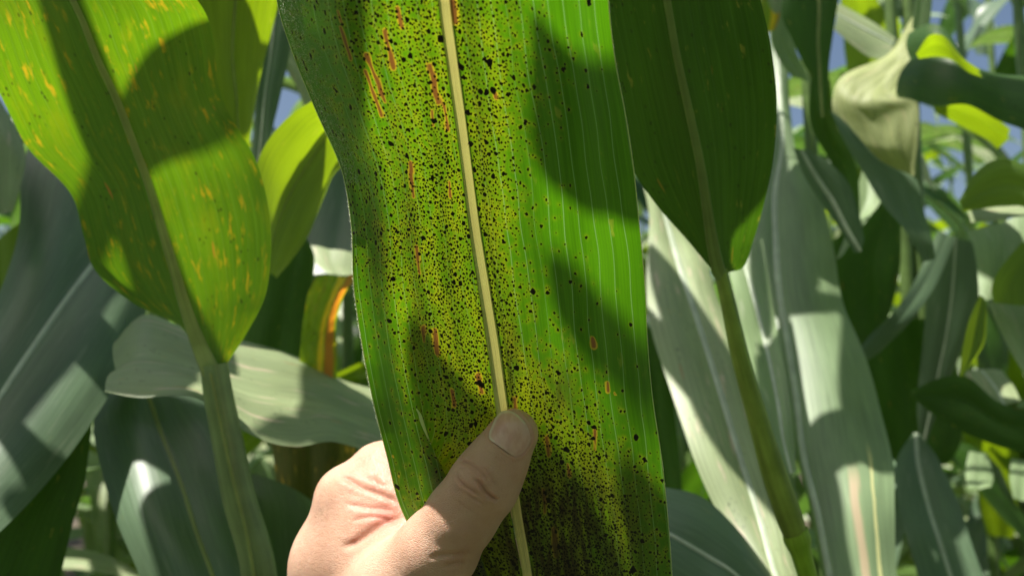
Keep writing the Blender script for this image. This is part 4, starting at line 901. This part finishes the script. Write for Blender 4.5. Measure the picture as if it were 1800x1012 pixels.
def far_plant(x, y, label, sc_=1.0, keep=None, group=FAR_GROUP):
    r = empty('maize_plant', (x, y, 0), label, 'maize plant', group)
    s = bpy.data.objects.new('stalk', sproto); C.objects.link(s); s.parent = r; s.scale = (1, 1, sc_)
    az = rnd.uniform(0, 6.28); z = .22
    while z < 2.12 * sc_:
        ok = False
        for _ in range(10 if keep is not None else 1):
            pi = rnd.randrange(8); k = rnd.uniform(.8, 1.1) * (1.0 if z < 1.7 else .75); rx, ry = rnd.uniform(-.15, .15), rnd.uniform(-.2, .2)
            if keep is None: ok = True; break
            R_ = np.array(Euler((rx, ry, az)).to_matrix()); Pw = (PV[pi] * k) @ R_.T + np.array([x, y, z])
            if keep(Pw): ok = True; break
            az += rnd.uniform(.3, 1.2)
        if not ok: z += .16; continue
        o = bpy.data.objects.new('leaf', protos[pi]); C.objects.link(o); o.parent = r
        o.location = (0, 0, z); o.rotation_euler = (rx, ry, az); o.scale = (k, k, k)
        az += math.pi + rnd.uniform(-.7, .7); z += rnd.uniform(.11, .17)
    return r
def not_near(P):
    px, py, dp = to_px(P); return not np.any((dp < 1.02) & (px > -150) & (px < 1950) & (py > -150) & (py < 1170))
yy = 1.08
row = 0
while yy < 7.5:
    half = .72 * yy + .35
    x = -half + rnd.uniform(0, .2)
    while x < half:
        far_plant(x + rnd.uniform(-.05, .05), yy + rnd.uniform(-.12, .12), 'tall out-of-focus maize plant in the rows behind the held leaf', rnd.uniform(.92, 1.08), keep=not_near if yy < 2 else None)
        x += rnd.uniform(.17, .27) * (1 if yy < 3 else 1.5)
    yy += .62 if yy < 3 else 1.0; row += 1


# the same rows go on beside and behind the photographer, leaving the dappled light in front as it is
_pts = np.concatenate([G.reshape(-1, 3)[::max(1, G.size // 3 // 60)] for _, G in LEAVES.values()] + [W(np.array([560., 640, 740, 620, 520, 540, 600, 665, 690, 580]), np.array([900., 960, 1000, 820, 1000, 930, 860, 780, 870, 990]), np.full(10, .325))])
def clear_of_view(P):
    px, py, dp = to_px(P)
    if np.any((dp > -.05) & (dp < 1.3) & ((dp < .02) | ((px > -150) & (px < 1950) & (py > -150) & (py < 1170)))): return False
    d = P[:, None] - _pts[None]; tt = d @ S; perp = np.linalg.norm(d - tt[..., None] * S, axis=2)
    return not np.any((tt > 0.02) & (perp < .06))
for (x, y) in ((-1.05, -.2), (-1.1, .45), (-1.35, .1), (1.0, -.25), (1.05, .35), (1.3, .0), (1.15, .85), (-1.25, .9), (-.62, .12), (.66, .1), (-.5, -.3), (.5, -.35), (-.12, -.5), (.22, -.62), (-.75, .6), (.8, .62), (-.8, -.6), (.8, -.7),
               (-.3, -.75), (.05, -.85), (-.7, .3), (.72, .36), (-.62, -.05), (.62, -.1)) + tuple((-1.8 + .3 * k + rnd.uniform(-.06, .06), -1.2 - .7 * j + rnd.uniform(-.1, .1)) for k in range(13) for j in range(2)):
    far_plant(x, y, 'green maize plant of the rows beside and behind the photographer', keep=clear_of_view, group='maize plants beside and behind the photographer')

# ------------------------------------------------------------------ unseen leaves added overhead, shaped to throw the dapples
UP = np.cross(XV, FV)
def shade_leaf(parent, key, pts, h, mat='deep'):
    """a shade-casting leaf added overhead out of view, h metres up the sun's ray from the surface `key`; pts (px, py, half width px) along it"""
    G = LEAVES[key][1].reshape(-1, 3); gx, gy, gd = to_px(G)
    q = catmull(np.array(pts, float), np.linspace(0, len(pts) - 1, 5 * len(pts)))
    t = np.gradient(q[:, :2], axis=0); t /= np.linalg.norm(t, axis=1, keepdims=True); nn = np.stack([-t[:, 1], t[:, 0]], 1)
    wd = np.maximum(q[:, 2], 1); wd[0] *= .6; wd[-1] *= .45
    def on(xy):
        out = []
        for x, y in xy:
            k = np.argmin((gx - x) ** 2 + (gy - y) ** 2); out.append(W(x, y, gd[k]) + S * h)
        return np.array(out)
    c = q[:, :2]; L, Mi, R = on(c - nn * wd[:, None]), on(c), on(c + nn * wd[:, None])
    k = np.array([.25, .5, .25])
    for A in (L, Mi, R):
        for j in range(3):
            p = np.pad(A[:, j], 1, mode='reflect', reflect_type='odd'); A[:, j] = np.convolve(p, k, 'valid')
    G2, uv, Nn, arc = leaf_surface(L, Mi, R, 44, 5, .04, .0015, int(abs(pts[0][0])), None)
    return mesh_obj('leaf', G2.reshape(-1, 3), grid_faces(44, 11), M[mat], parent, uv.reshape(-1, 2))  # added shade caster, outlined to the shadow it drops
for p_, k_, h_, P_ in (
    (pG, 'hero', .45, [(1400, 290, 110), (1230, 290, 110), (1120, 270, 124), (1045, 225, 130), (990, 150, 66), (958, 80, 26), (938, 20, 8)]),
    (pM, 'hero', .62, [(1300, 720, 40), (1180, 690, 46), (1100, 640, 46), (1030, 560, 46), (990, 490, 30), (965, 440, 10)]),
    (pM, 'hero', .40, [(1010, 1120, 130), (960, 1000, 125), (900, 900, 125), (835, 800, 95), (785, 710, 55), (745, 630, 32), (725, 560, 10)]),
    (pM, 'hero', .43, [(1240, 1140, 70), (1180, 1000, 62), (1130, 880, 44), (1095, 800, 12)]),
    (pD, 'hero', .25, [(560, -120, 62), (570, 0, 66), (575, 110, 64), (590, 210, 48), (612, 290, 20), (622, 325, 6)]),
    (pA, 'A', .42, [(600, 30, 80), (480, 80, 82), (390, 125, 98), (320, 185, 105), (235, 260, 62), (185, 340, 42), (160, 430, 34), (150, 520, 10)]),
    (pB, 'A', .40, [(70, -100, 36), (118, 30, 38), (160, 160, 42), (214, 310, 44), (262, 440, 48), (300, 550, 50), (360, 660, 45), (395, 760, 30)]),
    (pB, 'A', .29, [(250, 640, 30), (330, 700, 40), (400, 820, 60), (430, 950, 75), (440, 1050, 80)]),
    (pL, 'L', .29, [(1190, -120, 175), (1215, 60, 175), (1235, 200, 160), (1235, 320, 120), (1225, 410, 70), (1235, 500, 50)]),
    (pL, 'L', .31, [(1250, 500, 40), (1290, 600, 45), (1330, 720, 48), (1350, 840, 46), (1362, 900, 30)]),
    (pB, 'B', .40, [(330, 120, 150), (270, 230, 140), (205, 350, 115), (120, 460, 112), (30, 590, 106), (-80, 740, 110)]),
    (pB, 'B', .50, [(-60, 130, 60), (20, 230, 80), (60, 320, 80), (40, 420, 60)]),
    (pB, 'B', .42, [(330, 470, 70), (280, 530, 62), (222, 600, 36), (190, 640, 14)]),
    (pB, 'B', .42, [(-60, 700, 10), (0, 745, 24), (55, 800, 36), (85, 850, 60), (50, 930, 70)]),
    (pD, 'C', .42, [(80, 760, 110), (160, 745, 95), (250, 725, 85), (340, 745, 98), (440, 790, 110), (520, 830, 80)]),
    (pD, 'C', .44, [(390, 760, 40), (430, 860, 58), (465, 960, 70), (480, 1070, 85)]),
    (pD, 'D', .43, [(130, 600, 70), (220, 610, 90), (300, 625, 92), (360, 645, 60)]),
    (pG, 'D', .45, [(575, 590, 20), (562, 650, 26), (550, 710, 28), (540, 760, 24)]),
    (pG, 'D', .46, [(440, 770, 14), (480, 762, 28), (540, 765, 34), (620, 775, 40), (720, 800, 45)]),
    (pD, 'E', .50, [(400, 850, 70), (480, 880, 90), (600, 930, 110)]),
    (pM, 'M', .50, [(1140, 430, 8), (1172, 500, 28), (1210, 580, 42), (1250, 660, 50), (1285, 740, 50), (1330, 810, 44), (1375, 880, 30), (1400, 940, 12)]),
    (pM, 'M', .52, [(1110, 530, 18), (1160, 600, 24), (1210, 665, 24), (1250, 720, 16)]),
    (pM, 'N', .45, [(1050, 900, 90), (1180, 930, 110), (1300, 1010, 90), (1360, 1060, 50)]),
    (pP, 'P', .56, [(1320, 180, 50), (1345, 300, 42), (1362, 400, 42), (1385, 480, 52), (1410, 530, 40)]),
    (pP, 'P', .58, [(1310, 540, 24), (1390, 532, 24), (1450, 532, 20), (1510, 545, 14)]),
    (pP, 'P', .53, [(1372, 530, 10), (1384, 600, 14), (1398, 690, 14), (1408, 760, 10)]),
    (pP, 'P', .60, [(1490, 400, 8), (1500, 500, 20), (1512, 600, 38), (1528, 700, 52), (1552, 780, 50), (1580, 830, 20)]),
    (pP, 'P', .57, [(1600, 730, 60), (1530, 752, 58), (1460, 780, 50), (1420, 830, 34)]),
    (pP, 'P', .55, [(1425, 790, 32), (1440, 870, 40), (1450, 960, 42), (1465, 1080, 50)]),
    (pS, 'S2', .62, [(1440, 200, 40), (1490, 262, 48), (1550, 340, 52), (1600, 400, 50), (1650, 470, 40)]),
    (pS, 'T', .58, [(1570, 150, 50), (1640, 152, 48), (1700, 166, 42), (1770, 190, 55), (1850, 215, 60)]),
    (pS, 'W', .58, [(1560, 330, 14), (1548, 400, 40), (1530, 480, 60), (1525, 560, 56), (1530, 640, 30)]),
    (pU, 'CC', .60, [(1600, 560, 60), (1600, 640, 80), (1610, 740, 80), (1640, 840, 50)]),
    (pU, 'BB', .64, [(1620, 690, 60), (1700, 730, 55), (1800, 770, 60)]),
    (pU, 'Y', .62, [(1680, 380, 50), (1672, 470, 60), (1660, 580, 56), (1640, 700, 50)]),
    (pU, 'DD', .64, [(1590, 770, 40), (1620, 860, 55), (1660, 960, 60)]),
    (pL, 'J', .70, [(520, 220, 60), (590, 290, 80), (600, 380, 70), (590, 455, 60)]),
    (pG, 'K2', .58, [(480, 380, 60), (500, 480, 70), (480, 600, 80)]),
    (pG, 'I', .46, [(640, 330, 40), (560, 380, 44), (500, 430, 44), (450, 480, 30)]),
    (pG, 'G', .46, [(330, 60, 30), (400, 60, 34), (420, 130, 34), (420, 240, 30)]),
):
    shade_leaf(p_, k_, P_, h_)
